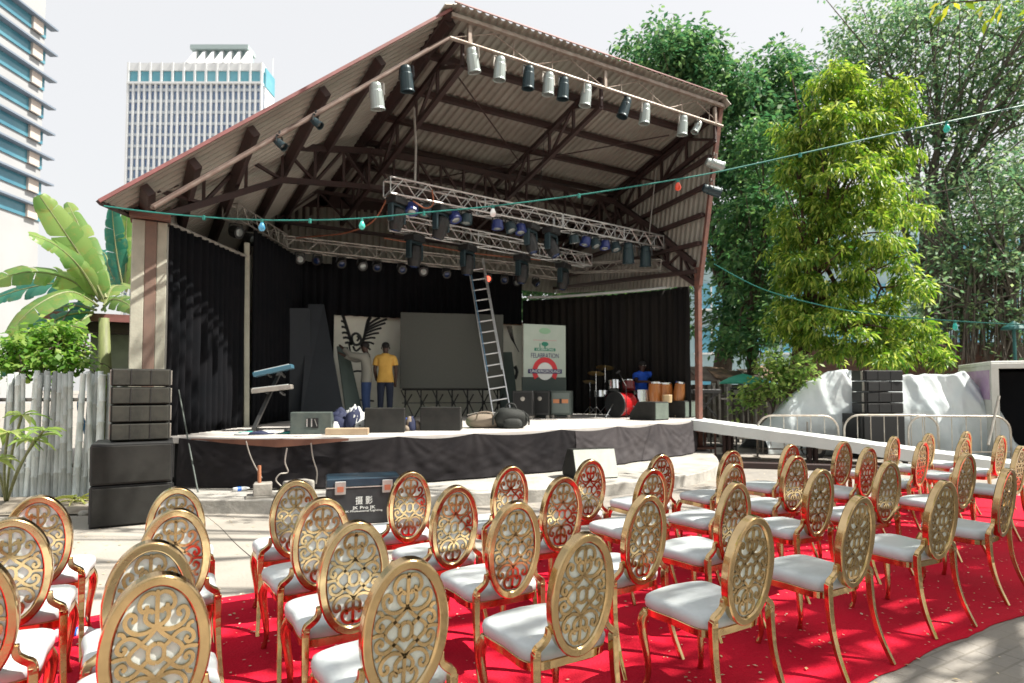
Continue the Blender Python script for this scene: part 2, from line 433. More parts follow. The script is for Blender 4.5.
def make_chair():
    t = thing('gold_chair', 'x', 'chair', group='gold oval backed chairs in rows on the red carpet')
    # cushion: serpentine front, narrower at the back
    def outline(k=1.0, n=40):
        pts = []
        for i in range(n):
            a = 2*PI*i/n; ca, sa = math.cos(a), math.sin(a)
            e = .36
            x = math.copysign(abs(ca)**e, ca); y = math.copysign(abs(sa)**e, sa)
            wd = .225 + .012*y
            yy = .22*y
            if y > .5: yy += .018*math.cos(x*PI)*.6
            wx = x*wd*(1-.035*math.cos(y*PI*.9)*(abs(x) > .8))
            pts.append((wx*k, yy*k+.015))
        return pts
    O = outline()
    m = MB(); b = 0; n = len(O)
    layers = [(.425, .95), (.435, 1.0), (.462, 1.012), (.482, .985), (.494, .90), (.499, .72), (.501, .4)]
    for z, k in layers:
        for x, y in O:
            m.v.append((x*k, (y-.015)*k+.015, z))
    for i in range(len(layers)-1):
        for k in range(n): m.f.append((i*n+k, i*n+(k+1) % n, (i+1)*n+(k+1) % n, (i+1)*n+k))
    m.f.append(tuple(range((len(layers)-1)*n, len(layers)*n))); m.f.append(tuple(reversed(range(n))))
    m.build('seat_cushion', M_leather, t, smooth=True)
    # frame under it
    m = MB()
    for z, k in ((.385, .93), (.39, .975), (.424, .985), (.430, .96)):
        for x, y in O: m.v.append((x*k, (y-.015)*k+.015, z))
    for i in range(3):
        for k in range(n): m.f.append((i*n+k, i*n+(k+1) % n, (i+1)*n+(k+1) % n, (i+1)*n+k))
    m.f.append(tuple(range(3*n, 4*n))); m.f.append(tuple(reversed(range(n))))
    m.build('seat_frame', M_gold, t)
    # legs
    for sx in (-1, 1):
        m = MB(); m.tube(smoothpath([(sx*.195, .205, .40), (sx*.212, .222, .35), (sx*.213, .224, .29), (sx*.198, .208, .17), (sx*.193, .203, .08), (sx*.204, .218, .015), (sx*.206, .220, 0)], 4),
                         .02, 8, rs=None)
        # taper the cabriole leg
        npt = len(m.v)//8
        ctr = [Vector([sum(m.v[i*8+k][j] for k in range(8))/8 for j in range(3)]) for i in range(npt)]
        for i in range(npt):
            z = ctr[i].z; kk = 1.35 if z > .33 else (.62+.73*(z/.33)**1.3)
            if z < .03: kk = .8
            for k in range(8):
                q = Vector(m.v[i*8+k]); m.v[i*8+k] = tuple(ctr[i]+(q-ctr[i])*kk)
        m.build('leg', M_gold, t, smooth=True)
    for sx in (-1, 1):
        P = smoothpath([(sx*.222, -.345, 0), (sx*.212, -.285, .13), (sx*.203, -.245, .28), (sx*.200, -.232, .44), (sx*.200, -.234, .487)], 4)
        m = MB()
        rs = [.0155+.009*min(1, p[2]/.45) for p in P]
        m.tube(P, .02, 4, rs=rs, square=True)
        m.build('leg', M_gold, t, bevel=.003)
        # shoulder that carries the oval
        m = MB(); P = smoothpath([(sx*.200, -.234, .470), (sx*.196, -.236, .500), (sx*.172, -.240, .520), (sx*.150, -.243, .545), (sx*.146, -.246, .585)], 4)
        m.tube(P, .02, 4, rs=[.0225-.006*i/(len(P)-1) for i in range(len(P))], square=True)
        m.build('back_bracket', M_gold, t, bevel=.003)
    # oval back, tilted a little
    tilt = Matrix.Rotation(R(7.5), 4, 'X')
    def place(mb):
        for i, q in enumerate(mb.v):
            p = tilt @ Vector((q[0], q[1], q[2]-OZ+.25)) ; mb.v[i] = (p.x, p.y-.235, p.z+OZ-.25)
        return mb
    N = 96
    prof = [(-.040, .012), (-.040, -.014), (-.034, -.022), (-.006, -.026), (.0, -.019), (.0, .019), (-.006, .024), (-.034, .018)]
    m = MB()
    for i in range(N):
        a = 2*PI*i/N
        for d, y in prof:
            m.v.append(((OA+d)*math.cos(a), y, OZ+(OB+d)*math.sin(a)))
    q = len(prof)
    for i in range(N):
        for k in range(q):
            a0 = i*q+k; a1 = i*q+(k+1) % q; b0 = ((i+1) % N)*q+k; b1 = ((i+1) % N)*q+(k+1) % q
            m.f.append((a0, b0, b1, a1))
    place(m).build('back_frame', M_gold, t, smooth=False, bevel=.002)
    m = MB()
    el = [((OA-.037)*math.cos(2*PI*i/64), OZ+(OB-.037)*math.sin(2*PI*i/64)) for i in range(64)]
    nn = 64
    for y in (-.006, .010): m.v += [(x, y, z) for x, z in el]
    m.v.append((0, .020, OZ))
    m.f.append(tuple(range(nn))); m.f += [(i, i+nn, (i+1) % nn+nn, (i+1) % nn) for i in range(nn)]
    m.f += [(i+nn, 2*nn, (i+1) % nn+nn) for i in range(nn)]
    place(m).build('back_panel', M_panel, t)
    m = MB()
    for s_ in SCROLLS:
        pth = smoothpath(s_, 4)
        for sx in (1, -1):
            for sz in (1, -1):
                if s_ is SCROLLS[0] and sx < 0: continue
                if s_ is SCROLLS[-1] and sz < 0: continue
                ribbon([(x*sx*.95, OZ+z*sz*1.0) for x, z in pth], .0128, -.0145, -.0055, m)
    place(m).build('scrollwork', M_gold, t)
    return t
chair0 = make_chair()
ROWS = [  # (tops measured as x,y on the ground plane); rows from the stage backwards
    ('front row nearest the stage', [(.05, 4.17), (.73, 4.12), (1.52, 4.14), (2.30, 4.05), (3.09, 4.09), (3.89, 4.09), (4.75, 4.03), (5.80, 4.14), (6.65, 4.08), (7.91, 4.2), (8.85, 4.25), (9.75, 4.2)]),
    ('second row from the stage', [(-.62, 3.56), (.04, 3.43), (.74, 3.39), (1.54, 3.40), (2.33, 3.39), (3.14, 3.40), (3.93, 3.32), (4.87, 3.43), (6.19, 3.54), (7.39, 3.62), (8.45, 3.66), (9.25, 3.6)]),
    ('third row from the stage', [(-.63, 2.88), (-.05, 2.76), (.74, 2.72), (1.60, 2.77), (2.35, 2.59), (3.14, 2.64), (4.22, 2.77), (5.13, 2.77), (6.39, 2.76), (7.75, 2.85)]),
    ('back row nearest the camera', [(-.02, 2.27), (.74, 2.04), (1.50, 2.03), (2.38, 1.91), (3.34, 1.97), (4.37, 2.02), (5.45, 2.09)]),
]
ROWS[0][1].insert(0, (-.62, 4.23)); 
ORD = ['first', 'second', 'third', 'fourth', 'fifth', 'sixth', 'seventh', 'eighth', 'ninth', 'tenth', 'eleventh', 'twelfth', 'thirteenth', 'fourteenth']
first = True
KIDLIST = [q for q in COL.objects if q.parent == chair0]
for rn, pts in ROWS:
    for i, (x, y) in enumerate(pts):
        if first: c = chair0; first = False
        else:
            c = chair0.copy(); COL.objects.link(c)
            for k in KIDLIST:
                d = k.copy(); COL.objects.link(d); d.parent = c
        rz = R(random.uniform(-4, 4))
        c.rotation_euler = (0, 0, rz)
        off = Vector((0, .29, 0)); off.rotate(Euler((0, 0, rz)))
        c.location = (x+off.x, y+off.y, .012)
        c['label'] = 'gold chair with white seat, %s from the left in the %s' % (ORD[i], rn)
# water bottle on the carpet
t = thing('water_bottle', 'clear plastic water bottle with blue label lying on the red carpet', 'bottle', tuple(atz(75, 633, .045)), R(-15))
Mx = Matrix.Rotation(R(90), 3, 'Y')
MB().lathe([(.030, -.11), (.033, -.10), (.033, .05), (.028, .08), (.013, .105), (.013, .115)], M=Mx).build('body', mat('clear_plastic', (.75, .78, .80), .1), t, smooth=True, world=False)
MB().lathe([(.0335, -.04), (.0345, -.04), (.0345, .02), (.0335, .02)], M=Mx).build('paper_label', mat('blue_label', (.02, .14, .60), .4), t, world=False)
MB().lathe([(.015, .112), (.015, .13)], M=Mx).build('cap', M_whitecloth, t, world=False)

# ================================================================== STAGE
HS = .88
FRONT = smoothpath([(.15, 9.72), (1.0, 9.05), (1.95, 8.62), (3.0, 8.42), (4.4, 8.42), (6.4, 8.58), (8.4, 9.0), (9.6, 9.35), (10.3, 9.75)], 6)
BACK = [(10.95, 10.3), (10.95, 11.0), (10.0, 12.9), (8.9, 14.3), (2.5, 14.45), (-.15, 9.95)]
APRON = smoothpath([(-.05, 8.75), (.36, 8.50), (1.25, 8.0), (2.3, 7.55), (3.5, 7.25), (5.2, 6.98), (6.86, 6.98), (8.1, 7.35), (9.3, 8.2), (10.6, 9.6)], 5)
m = MB(); m.prism([(x, y) for x, y in APRON]+[(10.6, 9.9), (0, 9.9)], -.05, .175)
tag(m.build('concrete_step', mat('step_concrete', (0.48, 0.465, 0.43), 0.85, 0, (0.25, 0.245, 0.225), 2.2, .5, 18, detail=8, lo=.38, hi=.72), bevel=.015, segs=2), 'low curved pale concrete step along the foot of the stage', 'step')
stage = thing('stage_platform', 'raised stage with pale deck and dark draped cloth along its curved front', 'stage', (5, 11, 0))
m = MB(); m.prism([p for p in FRONT]+BACK, .79, HS)
m.build('deck', M_deck, stage, bevel=.008)
m = MB(); m.prism([(x+(5.2-x)*.04, y+.25) for x, y in FRONT]+[(10.4, 10.3), (8.6, 13.9), (2.6, 14.2), (0, 10)], .1, .79)
m.build('base_wall', M_blackm, stage)
# skirt: cloth hung from the deck edge with swags and drag folds
SK = [Vector((x, y, 0)) for x, y in smoothpath(FRONT, 5)]
SL = [0]
for a, b in zip(SK[:-1], SK[1:]): SL.append(SL[-1]+(b-a).length)
def along(pts, Ls, s):
    s = max(0, min(Ls[-1]-1e-6, s))
    import bisect
    i = max(0, bisect.bisect_right(Ls, s)-1); i = min(i, len(pts)-2)
    t = (s-Ls[i])/max(1e-9, Ls[i+1]-Ls[i]); p = pts[i].lerp(pts[i+1], t); d = (pts[i+1]-pts[i]).normalized()
    return p, Vector((d.y, -d.x, 0))
pins = [0, 1.5, 3.1, 4.3, 6.0, 7.4, 8.7, 10.35, 11.2]
M_skirt_shade = mat('shaded_skirt_cloth', (0.012, 0.011, 0.013), 0.8, 0, (0.022, 0.020, 0.022), 2.5, 0.1, 60, spec=.15)  # copy of the skirt colour darkened to stand for shade at the left
def skirt(u, v, lift=0):
    s = u*SL[-1]; p, nrm = along(SK, SL, s)
    # pin pair around s
    for i in range(len(pins)-1):
        if pins[i] <= s <= pins[i+1]: break
    a, b = pins[i], pins[i+1]; t = (s-a)/(b-a)
    sag = .05*math.sin(PI*max(0, min(1, t)))
    z = .872-sag*(1-v)-v*(.872-.20)
    # folds fan out from the pins
    fan = 0
    for q in (a, b):
        ds = abs(s-q)/(.12+v*1.1)
        fan += math.exp(-ds*1.2)*math.sin((s-q)/(.10+v*.45)*7)*.5
    drag = math.sin((v*1.0+.9*abs(t-.5))*24+fbm((s*.7, v, 2))*3)*.5*math.exp(-((t-.5)/.45)**2)
    vert = fbm((s*2.6+v*.8, v*.5, 1))
    d = .035+lift+.055*v+.032*fan*(.4+v*.6)+.006*drag*min(1, v*4)+.035*vert*(.3+v*.7)+.05*fbm((s*.9, v*1.6+s*.5, 4))*v
    p = p+nrm*d
    return (p.x, p.y, z)
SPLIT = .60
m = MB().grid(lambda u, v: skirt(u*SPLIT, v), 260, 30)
m.build('skirt', M_skirt_shade, stage, smooth=True)
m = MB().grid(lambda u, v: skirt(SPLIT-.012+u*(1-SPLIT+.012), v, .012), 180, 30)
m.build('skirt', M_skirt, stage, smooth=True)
# warped brown board nailed under the deck edge
def fboard(u, v):
    px_ = 198+u*150; q = atz(px_, 437, HS); s_ = min(range(len(SK)), key=lambda i: abs(proj_x(SK[i])-px_)); p = SK[s_]; nr = along(SK, SL, SL[s_])[1]
    lo = .86-.095*max(0, 1-abs(u-.56)/.5)**.8
    return (p.x+nr.x*.135, p.y+nr.y*.135, .872+(lo-.872)*v)
def proj_x(p):
    rel = Vector((p[0], p[1], HS))-EYEV; return 512+FPX*rel.dot(_r)/rel.dot(_f)
t = tag(MB().grid(fboard, 40, 3).build('plywood_board', mat('dark_ply', (0.20, 0.085, 0.05), 0.7, 0, (0.14, 0.06, 0.04), 4), solid=.022), 'warped brown board nailed along the front edge of the stage at the left', 'board')

# ---- roof
P1 = Vector((3.95, 9.1, 7.87)); P2 = Vector((10.5, 9.1, 7.87))
dU = Vector((-4.71, 0, -3.94)); fL = Vector((-.06, 1, -.14)); fR = Vector((.14, 1, -.14))
VB = 7.5
def wing(u, v): return P1+dU*u+fL*v
def mid(s, v): return (P1+fL*v).lerp(P2+fR*v, s)
RB0, RB1 = Vector((10.5, 9.78, 3.93)), Vector((11.15, 16.6, 4.75))
def side(w_, v): return (P2+fR*v).lerp(RB0.lerp(RB1, v/VB), w_)
def eave_u(v): return 1-.066*v
roof = thing('stage_roof', 'large corrugated steel canopy on dark oxide beams over the stage', 'canopy', (5, 9.5, 0))
def corrugated(A, B, C, D, pitch, depth, nrm):
    """ridges run from side AB to side DC"""
    L = max((B-A).length, (C-D).length); n = int(L/pitch)*6
    mb = MB(); nv = 8; b = 0
    wv = [0, .12, 1, 1, .88, 0]
    for j in range(nv+1):
        for i in range(n+1):
            u = i/n; p = A.lerp(B, u).lerp(D.lerp(C, u), j/nv)
            mb.v.append(tuple(p+nrm*depth*wv[i % 6]))
    for j in range(nv):
        for i in range(n):
            a = j*(n+1)+i; mb.f.append((a, a+1, a+n+2, a+n+1))
    return mb
nC = (P2-P1).cross(fL).normalized(); nC = nC if nC.z > 0 else -nC
corrugated(mid(0, -.25), mid(1, -.25), mid(1, VB), mid(0, VB), .185, .042, nC).build('roof_sheet', M_sheet, roof)
nW = dU.cross(fL).normalized(); nW = nW if nW.z > 0 else -nW
corrugated(wing(0, -.12), wing(0, VB), wing(eave_u(VB)+.04, VB), wing(1.012, -.12), .185, .042, nW).build('roof_sheet', M_sheet, roof)
nS = fR.cross(RB0-P2).normalized(); nS = nS if nS.x > 0 else -nS
corrugated(side(0, -.05), side(0, VB), side(1, VB), side(1.0, -.05), .185, .042, nS).build('wall_sheet', M_sheet, roof)
# rear cladding below the roof
corrugated(mid(0, VB), mid(1, VB), Vector((11.1, 16.55, 4.75)), Vector((3.5, 16.55, 4.75)), .185, .042, Vector((0, 1, 0))).build('wall_sheet', M_sheet, roof)
corrugated(wing(eave_u(VB), VB-.02), wing(0, VB-.02), Vector((3.5, 16.6, 4.9)), wing(eave_u(VB), VB-.02)-Vector((0, 0, .05)), .185, .042, Vector((0, 1, 0))).build('wall_sheet', M_sheet, roof)
# ridge caps that close the folds, and the closed back below the roof
for a_, b_ in ((wing(0, -.22)+nC*.045, wing(0, VB)+nC*.045), (mid(1, -.22)+nC*.045, mid(1, VB)+nC*.045)):
    MB().bar(a_-nC*.02, b_-nC*.02, .34, .02, (nC+(nW if a_.x < 6 else nS))).build('ridge_cap', M_sheet, roof)
for a_, b_ in ((wing(0, -.1)-nC*.03, wing(0, VB)-nC*.03), (mid(1, -.1)-nC*.03, mid(1, VB)-nC*.03)):
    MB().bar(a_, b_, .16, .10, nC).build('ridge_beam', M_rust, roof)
corrugated(Vector((.9, 16.45, 6.2)), Vector((7.9, 16.5, 6.9)), Vector((7.9, 16.5, 0)), Vector((.9, 16.45, 0)), .185, .042, Vector((0, 1, 0))).build('wall_sheet', M_sheet, roof)
corrugated(Vector((-.05, 10.6, 4.5)), Vector((1.0, 16.45, 5.3)), Vector((1.0, 16.45, 0)), Vector((-.05, 10.6, 0)), .185, .042, Vector((-1, .3, 0))).build('wall_sheet', M_sheet, roof)
# fascia strips
MB().bar(wing(0, -.13), wing(1.012, -.13), .025, .045, nW).build('fascia', M_fascia, roof)
MB().bar(mid(0, -.12)-nC*.10, mid(1, -.12)-nC*.10, .06, .07, nC).build('front_beam', M_pipe, roof)
MB().bar(mid(0, -.25)+nC*.05, mid(1, -.25)+nC*.05, .02, .02, nC).build('fascia', M_fascia, roof)
MB().bar(side(0, -.06), side(1, -.06), .07, .10, nS).build('fascia', M_rustpost, roof)
MB().bar(wing(1.012, -.1), wing(eave_u(2.2)+.0, 2.2), .05, .06, nW).build('fascia', M_rust, roof)
# purlins of the left wing run along the fold, those of the middle across it
for u in (.0, .253, .435, .645, .80, .915):
    v1 = VB if u < .55 else (1-u)/.066
    wd = .11 if u else .17
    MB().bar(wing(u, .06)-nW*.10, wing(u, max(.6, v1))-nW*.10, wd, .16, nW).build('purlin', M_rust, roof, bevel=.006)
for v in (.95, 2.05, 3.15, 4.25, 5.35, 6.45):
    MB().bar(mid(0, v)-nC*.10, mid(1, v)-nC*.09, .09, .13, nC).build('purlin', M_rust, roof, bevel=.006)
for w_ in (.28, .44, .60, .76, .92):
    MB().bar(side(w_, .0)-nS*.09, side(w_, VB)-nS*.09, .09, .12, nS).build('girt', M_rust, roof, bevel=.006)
# fore and aft trusses under the middle sheet
def truss(name, top, bot, n, r, material, parent, web=.6):
    mb = MB(); mb.bar(top[0], top[1], r*2, r*2); mb.bar(bot[0], bot[1], r*2, r*2)
    for i in range(n):
        a0 = top[0].lerp(top[1], i/n); b0 = bot[0].lerp(bot[1], i/n); a1 = top[0].lerp(top[1], (i+1)/n); b1 = bot[0].lerp(bot[1], (i+1)/n)
        mb.bar(a0, b0, r*2*web, r*2*web); mb.bar(*((a0, b1) if i % 2 else (b0, a1)), r*2*web, r*2*web)
    mb.bar(top[1], bot[1], r*2*web, r*2*web)
    return mb.build(name, material, parent)
dz = Vector((0, 0, 1))
for s_, k in ((.045, 0), (.5, 0), (.985, 0)):
    t0, t1 = mid(s_, .05)-dz*.24, mid(s_, 6.9)-dz*.24
    b0, b1 = mid(s_, .05)-dz*.78, mid(s_, 6.9)-dz*.95
    truss('roof_truss', (t0, t1), (b0, b1), 7, .045, M_rust, roof)
# front truss: pale lower pipe, struts and thin ties
f0, f1 = Vector((3.95, 9.02, 7.42)), Vector((10.5, 9.02, 7.36))
mb = MB(); mb.tube([f0, f1], .032, 8)
for s_ in (.055, .5, .965):
    mb.bar(f0.lerp(f1, s_), mid(s_, -.08)-dz*.15, .06, .06)
mb.build('light_bar', M_pipe, roof)
mb = MB(); K = 8
for i in range(K):
    a = f0.lerp(f1, (i+.5)/K); mb.tube([a, mid((i+.5)/K, -.08)-dz*.15], .008, 5)
    mb.tube([f0.lerp(f1, (i+(i % 2))/K), mid((i+1-(i % 2))/K, -.08)-dz*.15], .010, 5)
mb.build('tie_rod', M_pipe, roof)
# left front pipe below the wing edge, and the second edge pipe
lp0, lp1 = Vector((3.95, 9.02, 7.42)), Vector((-.22, 9.05, 3.93))
mb = MB(); mb.tube([lp0, lp1], .024, 8); mb.build('light_bar', mat('brown_pipe', (.26, .21, .18), .5, .3, (.18, .12, .10), 6), roof)
mb = MB(); mb.bar(wing(.03, .10)-nW*.30, wing(.93, .10)-nW*.30, .06, .06)
e0, e1 = wing(.03, .10)-nW*.30, wing(.93, .10)-nW*.30
for i in range(6):
    a = lp0.lerp(lp1, (i+.6)/6.3); b = e0.lerp(e1, (i+.35)/6.1); mb.tube([a, b], .012, 5)
    if i % 2: mb.tube([a, e0.lerp(e1, min(1, (i+1.2)/6.1))], .010, 5)
mb.tube([lp1, wing(.93, .1)-nW*.3], .03, 6)
mb.build('edge_frame', mat('dusty_steel', (.17, .12, .10), .6, 0, (.10, .07, .06), 6), roof)
# hip truss from the left column up, across and down to the right post
bot = [Vector(p) for p in ((-.25, 9.85, 3.98), (1.7, 11.4, 5.35), (3.75, 13.0, 6.05), (5.5, 13.05, 6.1), (7.3, 13.1, 6.1), (9.1, 13.1, 6.1), (10.75, 13.0, 6.0), (10.6, 11.3, 4.9), (10.5, 9.85, 3.98))]
topz = [.42, .62, .80, .82, .82, .82, .80, .70, .45]
mb = MB()
for i in range(len(bot)-1):
    a, b = bot[i], bot[i+1]; at_, bt = a+dz*topz[i], b+dz*topz[i+1]
    mb.bar(a, b, .10, .10); mb.bar(at_, bt, .12, .12)
    for k in range(3):
        q0, q1 = a.lerp(b, k/3), a.lerp(b, (k+1)/3); r0, r1 = at_.lerp(bt, k/3), at_.lerp(bt, (k+1)/3)
        mb.bar(q0, r0, .05, .05); mb.bar(*((q0, r1) if k % 2 else (r0, q1)), .05, .05)
mb.build('hip_truss', M_rust, roof)
for x0, x1, y in ((2.2, 11.2, 15.6),):
    truss('roof_truss', (Vector((x0, y, 6.6)), Vector((x1, y, 6.6))), (Vector((x0, y, 5.7)), Vector((x1, y, 5.7))), 9, .04, M_rust, roof)
for (a, b) in ((mid(.1, 1.0), mid(.9, 6.2)), (mid(.9, 1.0), mid(.1, 6.2))):
    MB().tube([a-dz*.28, b-dz*.28], .016, 6).build('tie_rod', M_rust, roof)
for a_, b_ in ((mid(-.02, VB-.08), mid(1.02, VB-.08)), (wing(-.02, VB-.08), wing(eave_u(VB), VB-.08))):
    MB().bar(a_-dz*.12, b_-dz*.12, .05, .38).build('end_flashing', M_rust, roof)
# columns
MB().box((-.42, 10.0, 1.97), (.16, .34, 3.94)).build('column', M_concp, roof, bevel=.01)
MB().box((-.27, 9.93, 1.97), (.145, .20, 3.94)).build('column', mat('faded_red_steel', (.20, .13, .10), .65, 0, (.15, .105, .085), 5), roof, bevel=.01)
MB().box((-.135, 10.0, 1.97), (.13, .30, 3.94)).build('column', M_concp, roof, bevel=.01)
MB().box((-.28, 9.93, 3.99), (.5, .45, .07)).build('cap_plate', M_rustpost, roof)
MB().bar((10.62, 9.92, 0), (10.5, 9.78, 4.35), .12, .13, (1, 0, 0)).build('post', M_rustpost, roof, bevel=.008)
MB().bar((1.22, 11.78, .5), (1.16, 11.72, 4.2), .09, .09, (1, 0, 0)).build('post', M_concp, roof, bevel=.006)

# ---- curtains
def curtain(name, pts, z0, z1, pitch, amp, material, label, cat='curtain', group=None, zfun=None, seed=0, flare=.5, clos=None):
    V = [Vector((x, y, 0)) for x, y in pts]; Ls = [0]
    for a, b in zip(V[:-1], V[1:]): Ls.append(Ls[-1]+(b-a).length)
    n = int(Ls[-1]/pitch*8)
    def fn(u, v):
        s = u*Ls[-1]; p, nr = along(V, Ls, s)
        ph = 2*PI*(s/pitch+.35*fbm((s*1.4, seed, 0)))
        a = amp*(.55+.55*fbm((s*.8, seed+4, 0))+flare*v*.7)
        d = a*math.sin(ph+.35*fbm((s*2, v*2, seed)))+.05*fbm((s*.5, v*1.3, seed+2))*v
        zt = z1
        p = p+nr*d
        return (p.x, p.y, zt+(z0-zt)*v)
    o = MB().grid(fn, n, 14).build(name, material, smooth=True, solid=.012)
    return tag(o, label, cat, group)
curtain('stage_curtain', [(-.05, 9.9), (.55, 10.8), (1.12, 11.66)], .86, 3.93, .17, .045, M_curt, 'black pleated curtain from the left column to the slim pale post', group=None, seed=1)
curtain('stage_curtain', [(1.30, 11.95), (1.95, 13.05), (2.58, 14.2), (3.35, 14.34)], .90, 4.5, .2, .06, M_curt, 'black curtain in the dark back left corner behind the keyboard stand', seed=2)
curtain('stage_curtain', [(3.3, 14.42), (6.6, 14.25), (8.35, 14.1)], 3.32, 4.7, .22, .05, M_curt, 'black valance hung above the mural wall and the big screen', seed=5)
curtain('stage_curtain', [(8.5, 14.3), (8.75, 14.0), (9.1, 13.6), (9.7, 12.75), (10.25, 11.85), (10.68, 10.95), (10.64, 10.2)], .90, 4.02, .21, .06, M_curtw, 'long faded black curtain behind the drum kit up to the right post', seed=3)
tag(MB().tube([(-.05, 9.9, 3.95), (1.17, 11.72, 3.95)], .03, 8).build('curtain_rail', M_alu_d), 'pale rail along the top of the black left side curtain', 'rail')
tag(MB().tube(smoothpath([(10.62, 10.2, 4.08), (10.66, 10.95, 4.08), (10.25, 11.85, 4.08), (9.7, 12.75, 4.08), (9.1, 13.6, 4.08), (8.5, 14.05, 4.08)], 4), .035, 8).build('curtain_rail', M_whitecloth), 'white rail along the top of the faded curtain behind the drums', 'rail')

# ---- back wall behind the screen with the mural
bw = thing('mural_wall', 'pale back wall painted with black wings and scribbles', 'wall', (5.6, 14.75, 0))
MB().box((5.9, 14.62, 2.0), (6.6, .12, 2.75)).build('wall', M_mural, bw)
def wallpt(x, y): return atY(x, y, 14.55)
mb = MB()
def stroke(pp, wd):
    P = [wallpt(*p) for p in smoothpath(pp, 5)]
    for a, b in zip(P[:-1], P[1:]): mb.bar(a, b, .006, wd, (b-a).cross(Vector((0, 1, 0))))
def lerp2(a, b, t): return (a[0]+(b[0]-a[0])*t, a[1]+(b[1]-a[1])*t)
tips = [(371, 317), (380, 317.5), (387, 319), (385.5, 323), (381.5, 328), (379, 333), (375.5, 338), (374, 344), (370.5, 350)]
for k, tp in enumerate(tips):      # wing with spread feathers on the right
    a = lerp2((367.5, 323), (361.5, 345), k/8); mdl = lerp2(a, tp, .55)
    stroke([a, (mdl[0]+.6, mdl[1]-.9), tp], .060-.002*k)
stroke([(361, 347), (364.5, 336), (367.5, 322), (370, 317)], .07)
tips = [(341.5, 315), (341, 321), (341.5, 327), (342, 333), (343, 338), (345, 343)]
for k, tp in enumerate(tips):
    a = lerp2((344.5, 319), (352, 344), k/5); mdl = lerp2(a, tp, .5)
    stroke([a, (mdl[0]-.4, mdl[1]-1), tp], .055)
stroke([(343, 315.5), (347, 328), (352, 345)], .075)
stroke([(356, 333), (352, 336), (353, 343), (357, 345), (361, 342), (360, 336), (356, 333)], .06)
stroke([(357, 336), (359, 338), (357, 341)], .05)
stroke([(353, 346), (356, 351), (361, 347)], .05); stroke([(349, 344), (352, 356), (359, 353)], .04)
stroke([(352, 372), (358, 371), (366, 372)], .04); stroke([(352, 401), (360, 400), (374, 401)], .04)
for k in range(4): stroke([(507+k*1.5, 326), (511+k, 338+k), (516+k, 346+k*2)], .02)
stroke([(506, 358), (512, 366), (518, 372)], .02); stroke([(509, 378), (513, 374), (514, 380), (509, 384), (512, 392)], .025)
stroke([(515, 366), (517, 372), (515, 379)], .09)
mb.build('painted_lines', M_ink, bw)
MB().box((5.9, 14.6, 3.40), (6.6, .16, .10)).build('top_rail', mat('rail_wood', (.28, .17, .10), .7), bw)

# ================================================================== RIGGING
def frame(d, upv=Vector((0, 0, 1))):
    d = d.normalized(); s = d.cross(upv).normalized(); u = s.cross(d).normalized(); return s, u
def box_truss(p0, p1, sz, label, material=M_alu, r=.018, bay=.5):
    p0 = Vector(p0); p1 = Vector(p1)
    t = thing('lighting_truss', label, 'truss', p0.lerp(p1, .5))
    s, u = frame(p1-p0); h = sz/2
    cs = [s*h+u*h, -s*h+u*h, -s*h-u*h, s*h-u*h]
    mb = MB()
    for c in cs: mb.tube([p0+c, p1+c], r, 7)
    mb.build('chord_tubes', material, t, smooth=False)
    L = (p1-p0).length; n = max(2, round(L/bay)); mb = MB()
    for i in range(n+1):
        q = p0.lerp(p1, i/n)
        if i in (0, n) or i % 4 == 0:
            for a, b in ((0, 1), (1, 2), (2, 3), (3, 0)): mb.tube([q+cs[a], q+cs[b]], r*.65, 5)
        if i < n:
            q2 = p0.lerp(p1, (i+1)/n); qm = q.lerp(q2, .5)
            for a, b in ((0, 3), (1, 2)):
                mb.tube([q+cs[b], qm+cs[a]], r*.55, 5); mb.tube([qm+cs[a], q2+cs[b]], r*.55, 5)
            for a, b in ((0, 1), (3, 2)):
                mb.tube([q+cs[a], q2+cs[b]] if i % 2 else [q+cs[b], q2+cs[a]], r*.55, 5)
    mb.build('lacing', material, t)
    return t
T1a, T1b = at(387, 187, 10.55), at(659, 243, 14.85)
T2a, T2b = at(392, 222, 12.3), at(588, 261, 15.7)
T3a, T3b = at(283, 243, 13.2), at(560, 274, 16.4)
TLa, TLb = at(230, 211, 10.8), at(281, 241, 13.1)
TRa, TRb = at(663, 265, 14.7), at(572, 268, 16.3)
box_truss(T1a, T1a.lerp(T1b, .545), .29, 'pale box truss hung foremost under the roof, left half')
box_truss(T1a.lerp(T1b, .55), T1b, .29, 'pale box truss hung foremost under the roof, right half by the red bulb')
box_truss(T2a, T2b, .29, 'box truss hung second behind the foremost one', M_alu)
box_truss(T3a, T3b, .27, 'long dull truss across the back above the ladder', M_alu_d)
box_truss(TLa, TLb, .27, 'short truss over the black left side curtain', M_alu_d)
box_truss(TRa, TRb, .24, 'short truss over the faded curtain on the right', M_alu_d)
# hanging lines
def line(name, pts, r, material, label, cat): return tag(MB().tube(pts, r, 6).build(name, material), label, cat)
c0 = T1a.lerp(T1b, .075)+Vector((0, 0, .15)); ctop = at(414, 108, 11.0)
line('chain_hoist', [c0, c0.lerp(ctop, .5)+Vector((.03, 0, 0)), ctop], .022, M_alu_d, 'pale sling holding the left end of the foremost truss', 'sling')
c1 = T1a.lerp(T1b, .95)+Vector((0, 0, .15)); line('chain_hoist', [c1, at(656, 170, 14.9)], .016, M_alu_d, 'pale sling holding the right end of the foremost truss', 'sling')
line('hanging_rope', [at(535, 250, 14), at(545, 130, 12.3)], .006, M_black, 'thin dark rope hanging beside the roof middle truss', 'rope')

